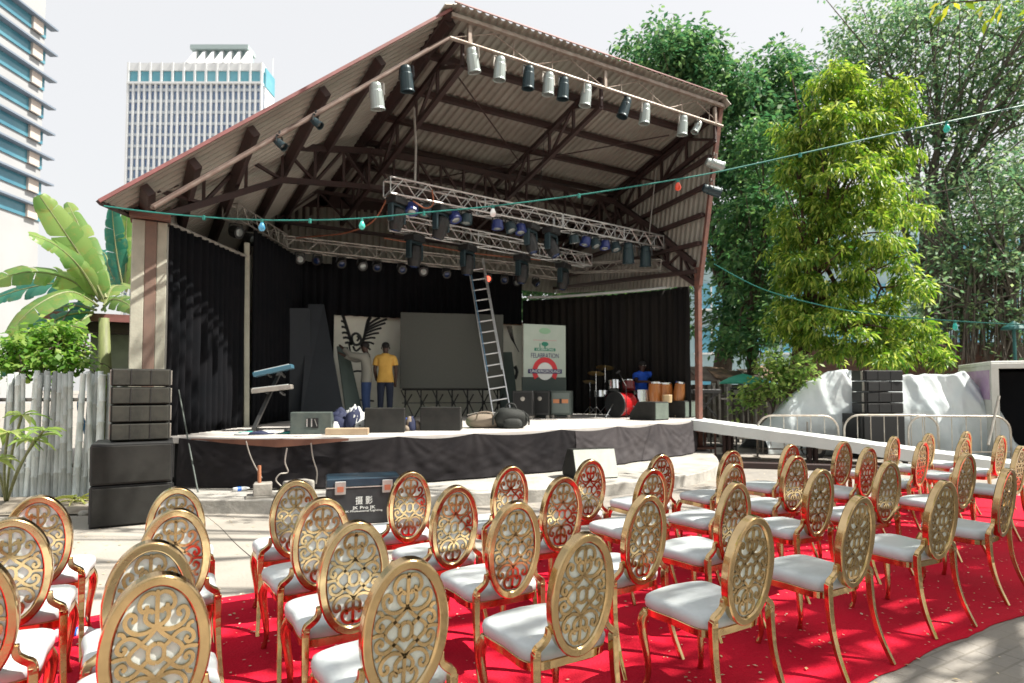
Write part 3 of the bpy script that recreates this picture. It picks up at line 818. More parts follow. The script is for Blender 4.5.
def par_can(p, aim, material, label, name='stage_light', sz=1.0, group=None, dark=False):
    """par lamp hung below p, mouth pointing along aim"""
    p = Vector(p); t = thing(name, label, 'stage light', p, group=group)
    aim = Vector(aim).normalized(); M = aim.to_track_quat('Z', 'Y').to_matrix()
    c = Vector((0, 0, -.20*sz)); k = sz
    MB().lathe([(.03*k, -.20*k), (.075*k, -.19*k), (.088*k, -.15*k), (.09*k, -.08*k), (.10*k, -.07*k), (.105*k, .05*k), (.108*k, .17*k), (.118*k, .19*k), (.118*k, .205*k), (.10*k, .20*k), (.098*k, .10*k)], c, 16, M).build('body', material, t, smooth=False, world=False, bevel=.003)
    MB().lathe([(.097*k, .10*k), (.097*k, .105*k), (.05*k, .118*k), (.004, .122*k)], c, 14, M).build('lens', M_lens, t, world=False, smooth=True)
    sd = M @ Vector((1, 0, 0)); sd.z = 0; sd = sd.normalized() if sd.length > .1 else Vector((1, 0, 0))
    mb = MB(); top = Vector((0, 0, -.01))
    for s_ in (-1, 1): mb.bar(c+sd*s_*.125*k, top+sd*s_*.125*k*.9, .008, .03, sd)
    mb.bar(top-sd*.115*k, top+sd*.115*k, .03, .008); mb.tube([top, (0, 0, .07)], .015, 6)
    mb.build('yoke', M_black if dark else M_alu_d, t, world=False)
    return t
FB = [(472, 58, 0, -1), (500, 65, 0, 0), (529, 76, 1, 0), (548, 82, 0, 0), (563, 88, 1, 0), (586, 92, 0, 0), (625, 106, 1, 1), (645, 113, 0, 0), (683, 125, 0, 0), (697, 124, 0, 2)]
names = ['first', 'second', 'third', 'fourth', 'fifth', 'sixth', 'seventh', 'eighth', 'ninth', 'tenth']
for i, (x, y, dk, ln) in enumerate(FB):
    # the point of the bar in this column of the picture
    best = min((f0.lerp(f1, k/200) for k in range(201)), key=lambda q: abs((q-EYEV).dot(_r)/(q-EYEV).dot(_f)*FPX+512-x))
    par_can(best-Vector((0, 0, .06)), (-.22*(ln+.3)+random.uniform(-.08, .08), .12, -1), M_cand if dk else M_can,
            '%s stage light, %s from the left on the front bar of the roof' % ('dark' if dk else 'silver', names[i]), sz=1.0 if ln != 2 else .7, group='lights on the front bar of the roof', dark=bool(dk))
for x, dk, lb in ((377, 0, 'silver stage light on the sloping left roof bar'), (406, 1, 'dark stage light on the sloping left roof bar near the roof corner')):
    best = min((lp0.lerp(lp1, k/200) for k in range(201)), key=lambda q: abs((q-EYEV).dot(_r)/(q-EYEV).dot(_f)*FPX+512-x))
    par_can(best-Vector((0, 0, .06)), (.15, .15, -1), M_cand if dk else M_can, lb, dark=bool(dk))
for x, y, lb in ((315, 116, 'small teal lamp clamped to the sloping left roof bar'), (280, 133, 'small pale lamp low on the sloping left roof bar')):
    best = min((lp0.lerp(lp1, k/200) for k in range(201)), key=lambda q: abs((q-EYEV).dot(_r)/(q-EYEV).dot(_f)*FPX+512-x))
    par_can(best, (.5, -.5, -.6), M_cand, lb, sz=.55, dark=True)
# flood lamps on the right edge of the roof
for (x, y, D, lb, mt) in ((709, 163, 13.3, 'silver flood lamp on the right edge of the roof', M_can), (706, 189, 13.2, 'dark flood lamp on the right roof edge below the silver one', M_cand)):
    par_can(at(x, y, D)+Vector((.05, -.1, .15)), (.9, -.35, -.25), mt, lb, sz=1.0)

def moving_head(p, label, group=None, sz=1.0, tilt=0.0, pan=0.0):
    t = thing('moving_head_light', label, 'stage light', p, pan, group=group); k = sz
    MB().box((0, 0, -.05*k), (.30*k, .24*k, .11*k)).build('base', M_black, t, world=False, bevel=.012)
    mb = MB(); mb.box((0, 0, -.125*k), (.32*k, .10*k, .05*k))
    for s_ in (-1, 1): mb.box((s_*.15*k, 0, -.27*k), (.05*k, .11*k, .28*k))
    mb.build('yoke', M_cand, t, world=False, bevel=.01)
    Mx = Euler((tilt, 0, 0)).to_matrix() @ Matrix.Rotation(PI, 3, 'X')
    MB().lathe([(.05*k, -.18*k), (.10*k, -.15*k), (.12*k, -.05*k), (.12*k, .10*k), (.10*k, .19*k), (.085*k, .20*k)], (0, 0, -.34*k), 14, Mx).build('head', M_black, t, world=False, smooth=False)
    MB().lathe([(.08*k, .198*k), (.07*k, .212*k), (.005, .22*k)], (0, 0, -.34*k), 12, Mx).build('lens', M_lensd, t, world=False, smooth=True)
    return t
def on(a, b, x):
    return min((a.lerp(b, k/300) for k in range(301)), key=lambda q: abs((q-EYEV).dot(_r)/(q-EYEV).dot(_f)*FPX+512-x))
for i, (x, s_, tl) in enumerate(((397, 1.05, .2), (441, 1.1, .4), (531, 1.1, -.3), (551, 1.15, -.5))):
    moving_head(on(T1a, T1b, x)-Vector((0, 0, .17)), 'black moving head light, %s from the left under the foremost truss' % names[i], 'moving heads under the foremost truss', s_, tl, .5)
for i, (x, s_, tl) in enumerate(((415, 1.2, .1), (468, 1.2, .1), (522, 1.2, .1), (563, 1.2, .2))):
    moving_head(on(T2a, T2b, x)-Vector((0, 0, .2)), 'black moving head light, %s from the left under the second truss' % names[i], 'moving heads under the second truss', s_, tl, .5)
def led_par(p, label, group, aim, sz=.8, material=M_black):
    p = Vector(p); t = thing('stage_light', label, 'stage light', p, group=group); k = sz
    aim = Vector(aim).normalized(); M = aim.to_track_quat('Z', 'Y').to_matrix(); c = Vector((0, 0, -.15*k))
    MB().lathe([(.07*k, -.10*k), (.11*k, -.07*k), (.12*k, .06*k), (.12*k, .09*k), (.10*k, .09*k)], c, 14, M).build('body', material, t, world=False)
    MB().lathe([(.10*k, .082*k), (.06*k, .096*k), (.004, .10*k)], c, 12, M).build('lens', M_lensd if sz < .9 else M_lens, t, world=False, smooth=True)
    MB().bar((-.1*k, 0, 0), (.1*k, 0, 0), .03, .01).bar((-.1*k, 0, 0), (-.12*k, 0, -.15*k), .01, .03).bar((.1*k, 0, 0), (.12*k, 0, -.15*k), .01, .03).build('yoke', M_black, t, world=False)
for i, x in enumerate((412, 425, 454, 466, 497, 510, 521, 574, 585, 595, 605, 615)):
    led_par(on(T1a, T1b, x)-Vector((0, 0, .15)), 'small %s lamp, %s from the left in the line under the foremost truss' % ('dark' if i % 2 else 'blue', ORD[i]), 'small lamps under the foremost truss', (random.uniform(-.3, .3), random.uniform(-.6, .2), -1), 1.0, M_cand if i % 2 else mat('blue_lamp_case', (.02, .035, .16), .35))
for i, x in enumerate((628, 645)):
    par_can(on(T1a, T1b, x)-Vector((0, 0, .14)), (.1, .1, -1), M_cand, 'dark can light at the right end of the foremost truss, %s one' % ('inner' if i == 0 else 'outer'), sz=1.25, dark=True)
for i, x in enumerate((300, 318, 341, 362, 377, 402, 424, 446, 505, 517, 536)):
    led_par(on(T3a, T3b, x)-Vector((0, 0, .17)), 'round lamp facing the hall, %s from the left under the long back truss' % ORD[i], 'lamps under the long back truss', (random.uniform(-.7, .5), -1, -.45+random.uniform(-.5, .2)), .89 if i % 3 else .95)
for i, x in enumerate((236, 250, 266)):
    led_par(on(TLa, TLb, x)-Vector((0, 0, .17)), 'round lamp, %s of three from the left, under the short truss over the left curtain' % ORD[i], 'lamps under the short left truss', (.7, -.8, -.3), 1.0)
p = on(T3a, T3b, 487)-Vector((0, 0, .18))
led_par(p, 'round lamp glowing orange red at the head of the ladder', None, (-.3, -1, -.25), 1.0)
glow = bpy.data.materials.new('lit_red_lamp'); glow.use_nodes = True
glow.node_tree.nodes['Principled BSDF'].inputs['Emission Color'].default_value = (1, .07, .01, 1); glow.node_tree.nodes['Principled BSDF'].inputs['Emission Strength'].default_value = 1.0
for o in reversed(list(COL.objects)):
    if o.name.startswith('lens') and o.parent and o.parent.get('label', '').startswith('round lamp glowing'):
        o.data.materials.clear(); o.data.materials.append(glow); break
# cables looped on the trusses
M_cabo = mat('orange_cable', (.30, .10, .05), .6)
for (pts, lb) in (([at(388, 197, 10.6), at(372, 222, 11), at(345, 233, 11.8), at(318, 236, 12.4), at(296, 238, 13)], 'orange brown cable looping from the foremost truss to the back truss'),
                  ([at(384, 238, 12.8), at(430, 246, 13.4), at(480, 254, 14), at(540, 260, 14.9)], 'orange brown cable stretched between the hanging trusses'),
                  ([at(432, 190, 10.9), at(433, 204, 10.9), at(425, 208, 10.8), at(413, 201, 10.7)], 'orange cable coiled under the left end of the foremost truss')):
    tag(MB().tube(smoothpath(pts, 6), .014, 6).build('power_cable', M_cabo), lb, 'cable')

# ---- festoon of coloured bulbs across the front
M_teal = mat('teal_cable', (.015, .20, .17), .5)
def cable_pts(P, n=8): return smoothpath(P, n)
FP = [(104, 206, 7.5), (150, 212, 7.55), (204, 217, 7.6), (262, 220, 7.65), (320, 220, 7.7), (366, 218, 7.75), (430, 212, 7.8), (494, 206, 7.85), (579, 195, 7.95), (655, 183, 8.0), (712, 173, 8.05), (768, 161, 8.1), (880, 136, 8.15), (946, 122, 8.2), (1030, 104, 8.25)]
fest = thing('bulb_festoon', 'teal cable with coloured bulbs strung across the front of the roof', 'string lights', at(512, 204, 7.87))
MB().tube(cable_pts([at(*p) for p in FP]), .010, 6).build('cable', M_teal, fest)
def bulb2(x, y, D, col, par, sz=1.0):
    p = at(x, y, D)
    b = MB().lathe([(.016, -.03), (.026, -.05), (.040*sz, -.085), (.042*sz, -.105), (.034*sz, -.130), (.018*sz, -.143), (.003, -.146)], p, 12)
    nm = 'bulb_glass_%d_%d_%d' % tuple(round(c*100) for c in col)
    b.build('bulb', mat(nm, col, .2, coat=.4), par, smooth=True)
    MB().lathe([(.012, .012), (.021, .008), (.021, -.035), (.017, -.04)], p, 8).build('socket', M_teal, par)
for (x, y, D, c) in ((262, 220, 7.65, (.10, .45, .75)), (362, 218.5, 7.75, (.08, .62, .52)), (493, 206, 7.85, (.85, .85, .85)), (678, 180, 8.02, (.85, .08, .03)), (946.5, 122, 8.2, (.03, .60, .50))):
    bulb2(x, y, D, c, fest)
for (x, y, D) in ((204, 217, 7.6), (310, 220.3, 7.68), (424, 212.8, 7.8), (579, 195, 7.95), (800, 154.5, 8.1)):
    MB().lathe([(.012, .02), (.021, .015), (.021, -.035), (.014, -.04)], at(x, y, D), 8).build('socket', M_teal, fest)
f2 = thing('bulb_festoon', 'second teal cable with one teal bulb strung low before the trees', 'string lights', at(900, 318, 9))
MB().tube(cable_pts([at(*p) for p in ((714, 264, 13.2), (760, 288, 11.5), (820, 305, 10.3), (873, 314, 9.6), (955, 321, 9), (1030, 325, 8.6))]), .009, 6).build('cable', M_teal, f2)
bulb2(955, 321, 9, (.03, .60, .50), f2, .8)

# ================================================================== THINGS ON AND ROUND THE STAGE
def on_stage(x, y): return atz(x, y, HS+.002)
# ---- left speaker stack
def cab(name, label, loc, d, rz=0, group=None, grille=M_grille, body=M_spk, lines=2, bands=True):
    t = thing(name, label, 'speaker', loc, rz, group)
    MB().box((0, d[1]*.04, d[2]/2), (d[0], d[1]*.92, d[2])).build('cabinet', body, t, world=False, bevel=.012, segs=2)
    MB().box((0, -d[1]*.46, d[2]/2), (d[0]*.95, .035, d[2]*.90)).build('grille', grille, t, world=False, bevel=.008)
    mb = MB()
    for k in range(lines):
        x = d[0]*(-.5+(k+1)/(lines+1)); mb.box((x, -d[1]*.46-.019, d[2]/2), (.010, .008, d[2]*.88))
    if lines: mb.build('grille_bar', M_black, t, world=False)
    for s_ in (-1, 1):
        MB().box((s_*(d[0]/2+.008), -d[1]*.25, d[2]*.5), (.016, .06, d[2]*.86)).build('rigging_plate', M_alu_d if d[2] < .3 else M_black, t, world=False, bevel=.003)
    return t
for k in range(2):
    cab('subwoofer', 'large black subwoofer at the left of the stage, %s' % ('standing on the pavement' if k == 0 else 'stacked under the four small line speakers'), (-.35, 8.5, .004+k*.472), (.80, .80, .465), R(0), 'two big subwoofers left of the stage', body=M_black, grille=mat('sub_grille', (.016, .016, .015), .75, 0, (.028, .028, .026), 3, .3, 400, spec=.25), lines=0)
for k in range(4):
    cab('line_speaker', 'flat dark grey line speaker on the left stack, %s' % ['lowest of four', 'second from below of four', 'third from below of four', 'topmost of four'][k], (-.29, 8.55, .955+k*.213), (.60, .48, .205), R(0), 'line speakers stacked left of the stage')
# ---- right speaker stack (behind the barriers)
D = 13.7; pr = at(878, 413, D); rz = -YAW+R(8)
zt = (at(878, 370, D).z-at(878, 413, D).z)/4
for k in range(4):
    cab('line_speaker', 'flat black line speaker before the white tarpaulin, %s' % ['lowest of four', 'second from below of four', 'third from below of four', 'topmost of four'][k], (pr.x, pr.y, pr.z+k*zt), (.92, .5, zt*.95), rz+R(random.uniform(-3, 3)), 'line speakers stacked by the white tarpaulin', lines=2, body=M_black, grille=M_blackm)
zb = pr.z-.01
cab('subwoofer', 'black subwoofer carrying the line speakers before the white tarpaulin', (pr.x-.1, pr.y+.05, 0), (1.05, .7, zb), rz, None, body=M_black, grille=M_blackm, lines=0)

# ---- wedges
def wedge(label, loc, rz, w_=.58, h=.36, d=.45, front=True, body=M_wedge, group=None, handle=False, name='stage_monitor'):
    t = thing(name, label, 'stage monitor', loc, rz, group)
    # profile in y,z : sloping grille looks to +y
    prof = [(-d/2, 0), (d/2, 0), (d/2, h*.30), (-d*.12, h), (-d/2, h)]
    M = Matrix(((0, 0, 1), (1, 0, 0), (0, 1, 0)))
    MB().prism(prof, -w_/2, w_/2, M).build('cabinet', body, t, world=False, bevel=.014, segs=2)
    a = Vector((0, d/2, h*.30)); b = Vector((0, -d*.12, h)); n_ = Vector((0, h*.7, d*.62)).normalized()
    mb = MB(); mb.bar(a.lerp(b, .06)+n_*.006, a.lerp(b, .94)+n_*.006, w_*.92, .014, n_); mb.build('grille', M_grille, t, world=False)
    for s_ in (-1, 1):
        MB().box((s_*(w_/2+.002), -d*.1, h*.5), (.012, .14, .05)).build('handle', M_black, t, world=False, bevel=.004)
    if handle:
        mb = MB()
        mb.box((-.035, -d/2-.002, h*.52), (.05, .006, h*.42)); mb.box((.06, -d/2-.002, h*.5), (.10, .006, h*.46))
        mb.build('connector_plate', M_blackm, t, world=False)
        mb = MB(); mb.box((-.055, -d/2-.006, h*.52), (.014, .006, h*.36)); mb.box((.012, -d/2-.006, h*.52), (.014, .006, h*.36)); mb.bar((.09, -d/2-.006, h*.36), (.055, -d/2-.006, h*.68), .014, .006)
        mb.build('plate_mark', M_alu, t, world=False)
    return t
def face_cam(p, extra=0): return math.atan2(-p[0], p[1])*-1*-1+extra
def yaw_to_cam(p): return math.atan2(p[0], -p[1])     # rotation that turns local -y to the camera
def back_to(p, deg=0): 
    # local -y looks at the camera
    return math.atan2(-p.x, p.y)+R(deg)
for (x, y, w_, h, lb, hd, dg) in ((316, 434, .60, .33, 'grey stage monitor with a plate on its back, leftmost at the stage edge', True, -8),
                              (390, 432.5, .62, .385, 'dark stage monitor with its back to the hall, before the yellow shirt', False, -4),
                              (447, 430.5, .66, .385, 'dark stage monitor with its back to the hall, below the big grey screen', False, -6)):
    p = on_stage(x, y); p = p+Vector((0, .22, 0))
    wedge(lb, p, back_to(p, dg), w_, h, .46, handle=hd, body=M_wedge if hd else M_spk)
for (x, y, lb) in ((657, 420, 'grey green box monitor standing on the stage beside the drum kit'), (686, 417.5, 'grey green box monitor at the right stage corner, below the congas')):
    p = on_stage(x, y)+Vector((-.05, .2, 0))
    t = thing('box_monitor', lb, 'stage monitor', p, R(12))
    MB().prism([(-.34, 0), (.34, 0), (.34, .12), (.12, .40), (-.34, .40)], -.26, .26, Matrix(((0, 0, 1), (1, 0, 0), (0, 1, 0)))).build('cabinet', M_spk, t, world=False, bevel=.012)
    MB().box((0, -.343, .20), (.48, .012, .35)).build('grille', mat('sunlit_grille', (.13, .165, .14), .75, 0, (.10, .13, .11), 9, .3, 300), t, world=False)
# white wedge on the step
p = atz(598, 478, .18)
t = thing('stage_monitor', 'white grey stage monitor standing on the concrete step against the skirt', 'stage monitor', p+Vector((0, .15, 0)), R(-12))
MB().prism([(-.20, 0), (.36, 0), (.36, .12), (.16, .44), (-.06, .44)], -.36, .36, Matrix(((0, 0, 1), (1, 0, 0), (0, 1, 0)))).build('cabinet', M_spk, t, world=False, bevel=.015)
mb = MB(); mb.bar((0, -.207, .012), (0, -.067, .435), .70, .014, (0, -1, .35)); mb.build('grille', mat('pale_grille', (.50, .54, .50), .7, 0, (.42, .46, .43), 8, .2, 300), t, world=False)

# ---- flight case in front of the step
p = atz(366, 526, .0); p2 = atz(332, 527, 0)
t = thing('flight_case', 'black flight case with steel latches standing before the concrete step', 'case', (p.x+.05, p.y+.32, .004), R(-12))
cw, cd, ch = .84, .46, .53
MB().box((0, 0, ch*.40), (cw, cd, ch*.80)).build('case_body', mat('case_black', (.018, .021, .026), .45, 0, (.03, .033, .038), 8), t, world=False, bevel=.01)
MB().box((0, 0, ch*.905), (cw, cd, ch*.19)).build('lid', mat('case_lid', (.012, .032, .052), .3, 0, (.02, .045, .07), 5), t, world=False, bevel=.012)
MB().box((0, -cd/2-.002, ch*.806), (cw+.006, .010, .012)).build('lid_edge', M_alu, t, world=False)
for s_ in (-1, 1):
    o = MB().box((s_*.265, -cd/2-.008, ch*.80), (.12, .016, .15)).build('latch', M_alu, t, world=False, bevel=.006)
    MB().box((s_*.265, -cd/2-.018, ch*.775), (.07, .012, .06)).build('latch_handle', mat('latch_copper', (.55, .22, .14), .35, .6), o, world=True).location = (0, 0, 0)
M_wtext = mat('white_print', (.72, .75, .74), .5)
text_mesh('lettering', '\u6444 \u5f71', .10, M_wtext, t, (0, -cd/2-.002, ch*.50), (R(90), 0, 0), width=.19)
text_mesh('lettering', 'JK Pro JK', .05, M_wtext, t, (0, -cd/2-.002, ch*.355), (R(90), 0, 0), width=.26)
text_mesh('lettering', 'JK Professional Lighting', .030, M_wtext, t, (0, -cd/2-.002, ch*.285), (R(90), 0, 0), width=.42)
# concrete block with a stick
p = atz(262, 498, .178)
t = thing('concrete_block', 'small concrete block with a wooden peg standing on the step', 'block', p+Vector((0, .1, 0)), R(-10))
MB().box((0, 0, .012), (.34, .26, .024)).build('base_slab', M_conc, t, world=False)
MB().box((.02, 0, .10), (.22, .20, .16)).build('block', M_conc, t, world=False, bevel=.012)
MB().tube([(-.02, 0, .17), (-.025, 0, .40)], .022, 8).build('peg', mat('peg_wood', (.40, .16, .08), .7), t, world=False)
p = atz(300, 494, .178)
tag(MB().box((p.x, p.y+.1, .26), (.34, .26, .17), (0, 0, R(20))).build('stone_block', M_conc, bevel=.03, segs=2), 'rough stone block on the step behind the left chairs', 'block')
p = atz(241, 491, .178)
t = thing('water_bottle', 'small clear bottle with blue label lying on the concrete step', 'bottle', p+Vector((0, 0, .03)), R(10))
MB().lathe([(.028, -.10), (.03, .05), (.012, .09), (.012, .11)], M=Matrix.Rotation(R(90), 3, 'Y')).build('body', MATS['clear_plastic'], t, world=False, smooth=True)
MB().lathe([(.0305, -.05), (.0315, -.05), (.0315, .0), (.0305, .0)], M=Matrix.Rotation(R(90), 3, 'Y')).build('paper_label', MATS['blue_label'], t, world=False)
# pole leaning on the speaker stack, cables down the skirt
tag(MB().tube([atz(198, 492, .18), at(172, 355, 9.2)], .011, 6).build('steel_pole', M_wedge), 'thin steel pole leaning against the stage behind the speaker stack', 'pole')
for pts, lb in ((((246, 441), (250, 455), (256, 468), (262, 478)), 'pale cable hanging over the stage edge above the concrete block'),
                (((287, 448), (285, 462), (288, 472), (280, 474), (276, 480), (281, 486)), 'pale cable with a plug hanging from the plywood sheet'),
                (((311, 443), (313, 458), (317, 472), (316, 484)), 'pale cable hanging down the skirt left of the flight case'),
                (((353, 436), (354, 446), (353, 456)), 'cable with an orange end hanging on the dark skirt')):
    Dk = [8.3-.02*k for k in range(len(pts))]
    base = at(pts[0][0], pts[0][1], 8.0)
    P = [atY(x, y, atz(pts[0][0], pts[0][1], .86).y-.12) for x, y in pts]
    tag(MB().tube(smoothpath(P, 5), .009, 6).build('hanging_cable', M_alu_d), lb, 'cable')

# ---- keyboard stand
p = on_stage(272, 431)
t = thing('keyboard_stand', 'slanted keyboard stand with two keyboards on the left of the stage', 'keyboard stand', p, R(-18))
mb = MB()
mb.bar((-.28, 0, .03), (.05, .42, 1.00), .07, .05, (1, 0, 0))
mb.bar((-.30, -.28, .02), (-.28, .30, .02), .05, .04); mb.bar((.25, -.25, .02), (.27, .3, .02), .05, .04); mb.bar((-.28, .1, .03), (.26, .1, .03), .04, .03)
mb.build('stand_frame', M_black, t, world=False)
def sideboard(): pass
for (z, y, tl, lb, mt) in ((.68, .10, 0, 'keyboard', M_alu_d), (.98, .18, .12, 'upper_keyboard', mat('teal_keyboard', (.05, .14, .20), .35))):
    o = MB().box((-.02, y, z), (.62, .26, .075), (0, -tl-.12, 0)).build(lb, mt, t, world=False, bevel=.01)
    MB().box((-.04, y-.06, z+.04), (.54, .10, .012), (0, -tl-.12, 0)).build('keys', M_whitecloth, o, world=False)
    mb = MB(); mb.bar((-.1, .4, z-.10), (-.1, y-.12, z-.045), .03, .03); mb.bar((.12, .4, z-.10), (.12, y-.12, z-.045), .03, .03); mb.build('arm', M_black, t, world=False)
# cable and cloth clutter near it
def lump(name, label, cat, c, sx, sy, sz, cols, seed, n=6):
    t = thing(name, label, cat, c)
    rr = random.Random(seed)
    for i in range(n):
        ox, oy, oz = rr.uniform(-.5, .5)*sx, rr.uniform(-.4, .4)*sy, 0
        rx, ry, rz = sx*rr.uniform(.14, .24), sy*rr.uniform(.25, .4), sz*rr.uniform(.45, .95)*(1-abs(ox/sx))
        mb = MB().ball((0, 0, 0), rx, ry, rz, 18, 12)
        vs = []
        for q in mb.v:
            q = Vector(q); d = 1+.30*fbm((q.x*9+i*3, q.y*9, q.z*10+seed), 3)+.10*fbm((q.x*30+i, q.y*30, q.z*34), 3); q = Vector((q.x*d+ox, q.y*d+oy, max(0, q.z*d+rz*.35)))
            vs.append(tuple(q))
        mb.v = vs
        mb.build('fold', cols[i % len(cols)], t, smooth=True, world=False)
    return t
M_navy = mat('navy_cloth', (.012, .018, .055), .8); M_white2 = mat('white_paint_cloth', (.55, .57, .57), .8); M_tan = mat('tan_canvas', (.22, .18, .14), .8); M_grn = mat('green_cloth', (.03, .30, .12), .8)
M_blue = mat('bright_blue_cloth', (.01, .10, .62), .75, 0, (.01, .07, .45), 8); M_dkbag = mat('dark_bag_cloth', (.012, .015, .014), .75, 0, (.022, .026, .024), 6, .3, 60)
p = on_stage(351, 432); lump('cloth_heap', 'heap of white and navy cloths on the stage edge beside the grey monitor', 'cloth heap', p+Vector((0, .25, 0)), .78, .4, .34, [M_white2, M_navy, M_white2, M_navy, M_navy, M_white2, M_white2], 5, 22)
p = on_stage(345, 435); tag(MB().box((p.x+.05, p.y+.06, HS+.05), (.62, .16, .10), (0, 0, R(-22))).build('wooden_crate', mat('crate_wood', (.46, .36, .24), .7, 0, (.36, .27, .18), 5), bevel=.008), 'pale low wooden crate in front of the cloth heap', 'crate')
p = on_stage(418, 431); lump('cloth_heap', 'small heap of tan and blue cloth between the two dark monitors', 'cloth heap', p+Vector((0, .25, 0)), .42, .3, .28, [M_tan, M_navy, M_tan, M_blue], 7, 7)
p = on_stage(469, 430); lump('green_cloth', 'bright green cloth lying just right of the second dark monitor', 'cloth', p+Vector((0, .45, 0)), .2, .2, .3, [M_grn], 9, 3)
p = on_stage(268, 434); lump('paper_heap', 'white and blue papers with cables lying under the keyboard stand', 'papers', p+Vector((0, .05, 0)), .85, .3, .06, [M_white2, M_navy, M_white2, mat('teal_cloth', (.03, .25, .22), .8)], 12, 9)
# bags
p = on_stage(495, 428.5)
t = thing('tan_bag', 'tan canvas bag lying on the stage at the foot of the ladder', 'bag', p+Vector((-.05, .3, 0)), R(-25))
def blob(rx, ry, rz, sd, k=.12, sc=4):
    mb = MB().ball((0, 0, 0), rx, ry, rz, 28, 18); vs = []
    for q in mb.v:
        q = Vector(q); d = 1+k*fbm((q.x*sc, q.y*sc, q.z*sc+sd), 4); q *= d
        q = Vector((math.copysign(abs(q.x/rx)**.75*rx, q.x), math.copysign(abs(q.y/ry)**.75*ry, q.y), q.z+rz*.85)); q.z = max(0, q.z); vs.append(tuple(q))
    mb.v = vs; return mb
blob(.33, .2, .13, 3).build('bag_body', M_tan, t, smooth=True, world=False)
MB().tube(smoothpath([(-.15, -.17, .15), (-.10, -.22, .27), (.10, -.22, .27), (.15, -.17, .15)], 6), .014, 6).build('handle', M_tan, t, world=False)
MB().tube(smoothpath([(-.30, 0, .22), (-.1, .02, .265), (.12, .02, .265), (.3, 0, .22)], 5), .008, 5).build('zip', M_alu_d, t, world=False)
p = on_stage(514, 428.5)
t = thing('black_backpack', 'dark backpack slumped on the stage right of the tan bag', 'bag', p+Vector((.03, .18, 0)), R(-25))
blob(.30, .21, .19, 8, .16).build('bag_body', M_dkbag, t, smooth=True, world=False)
blob(.17, .10, .10, 5, .1).build('front_pocket', M_dkbag, t, smooth=True, world=False).location = (.02, -.17, 0)
MB().tube(smoothpath([(-.10, -.1, .33), (-.05, -.1, .42), (.06, -.1, .41), (.1, -.1, .32)], 6), .016, 6).build('handle', M_dkbag, t, world=False)
for s_ in (-1, 1): MB().tube(smoothpath([(s_*.2, -.1, .3), (s_*.30, -.15, .2), (s_*.31, -.14, .06)], 6), .016, 6).build('strap', M_dkbag, t, world=False)

# ---- big screen
D0 = 14.35
A_ = at(400, 388.5, 14.25); B_ = at(503, 389, 14.75); zt = at(400, 312, 14.25).z
ang = math.atan2(B_.y-A_.y, B_.x-A_.x); wd = (Vector(B_.xy)-Vector(A_.xy)).length; cen = (A_+B_)/2
t = thing('led_screen', 'big dark grey screen standing on black trestles in the middle of the stage', 'screen', (cen.x, cen.y, HS), ang)
z0, z1 = A_.z-HS, zt-HS
MB().box((0, 0, (z0+z1)/2), (wd, .10, z1-z0)).build('screen_panel', M_led, t, world=False, bevel=.006)
MB().box((0, .07, (z0+z1)/2), (wd*.98, .06, (z1-z0)*.97)).build('backing_frame', M_blackm, t, world=False)
for k in range(7):
    x = -wd*.45+wd*.9*k/6
    mb = MB(); mb.bar((x, .05, z0), (x, .05, 0), .035, .035); mb.bar((x-.16, -.05, 0), (x+.16, .15, z0*.8), .022, .022); mb.bar((x+.2, .1, 0), (x-.1, .05, z0*.95), .022, .022)
    mb.build('trestle', M_blackm, t, world=False)
MB().bar((-wd*.48, .05, z0*.5), (wd*.48, .05, z0*.5), .02, .02).bar((-wd*.48, .05, z0-.02), (wd*.48, .05, z0-.02), .05, .05).build('trestle_rail', M_blackm, t, world=False)
# leaning dark flats at the left
def flat(name, label, pts, D, thick, material):
    """a leaning board: its face given by pixels at a distance, real thickness"""
    P = [at(x, y, d) for (x, y), d in zip(pts, D)]
    n_ = (P[1]-P[0]).cross(P[2]-P[0]).normalized()
    if n_.dot(EYEV-P[0]) < 0: n_ = -n_
    b = [q-n_*thick for q in P]; k = len(P)
    mb = MB().add(P+b, [tuple(range(k)), tuple(reversed(range(k, 2*k)))]+[(i, i+k, (i+1) % k+k, (i+1) % k) for i in range(k)])
    return tag(mb.build(name, material, bevel=.006), label, 'board')
M_flat = mat('navy_board', (.014, .019, .026), .7, 0, (.018, .023, .031), 2); M_flat2 = mat('teal_grey_board', (.075, .105, .095), .7, 0, (.06, .085, .08), 2)
flat('stage_flat', 'tall dark navy stage flat standing behind the keyboard stand', [(256, 424), (312, 421), (310, 308), (262, 308)], [12.4, 13.0, 13.1, 12.5], .06, M_flat)
flat('stage_flat', 'dark navy flat leaning to the left of the mural', [(300, 421), (345, 419), (324, 304), (308, 304)], [12.6, 12.9, 13.5, 13.3], .06, M_flat)
flat('stage_flat', 'narrow grey green flat leaning beside the man in grey', [(347, 420), (364, 418), (348, 347), (337, 346)], [12.9, 13.1, 13.6, 13.5], .05, M_flat2)
flat('stage_flat', 'teal grey flat leaning behind the foot of the ladder', [(500, 414), (519, 413), (512, 352), (499, 352)], [14.9, 15.0, 15.2, 15.1], .05, M_flat2)
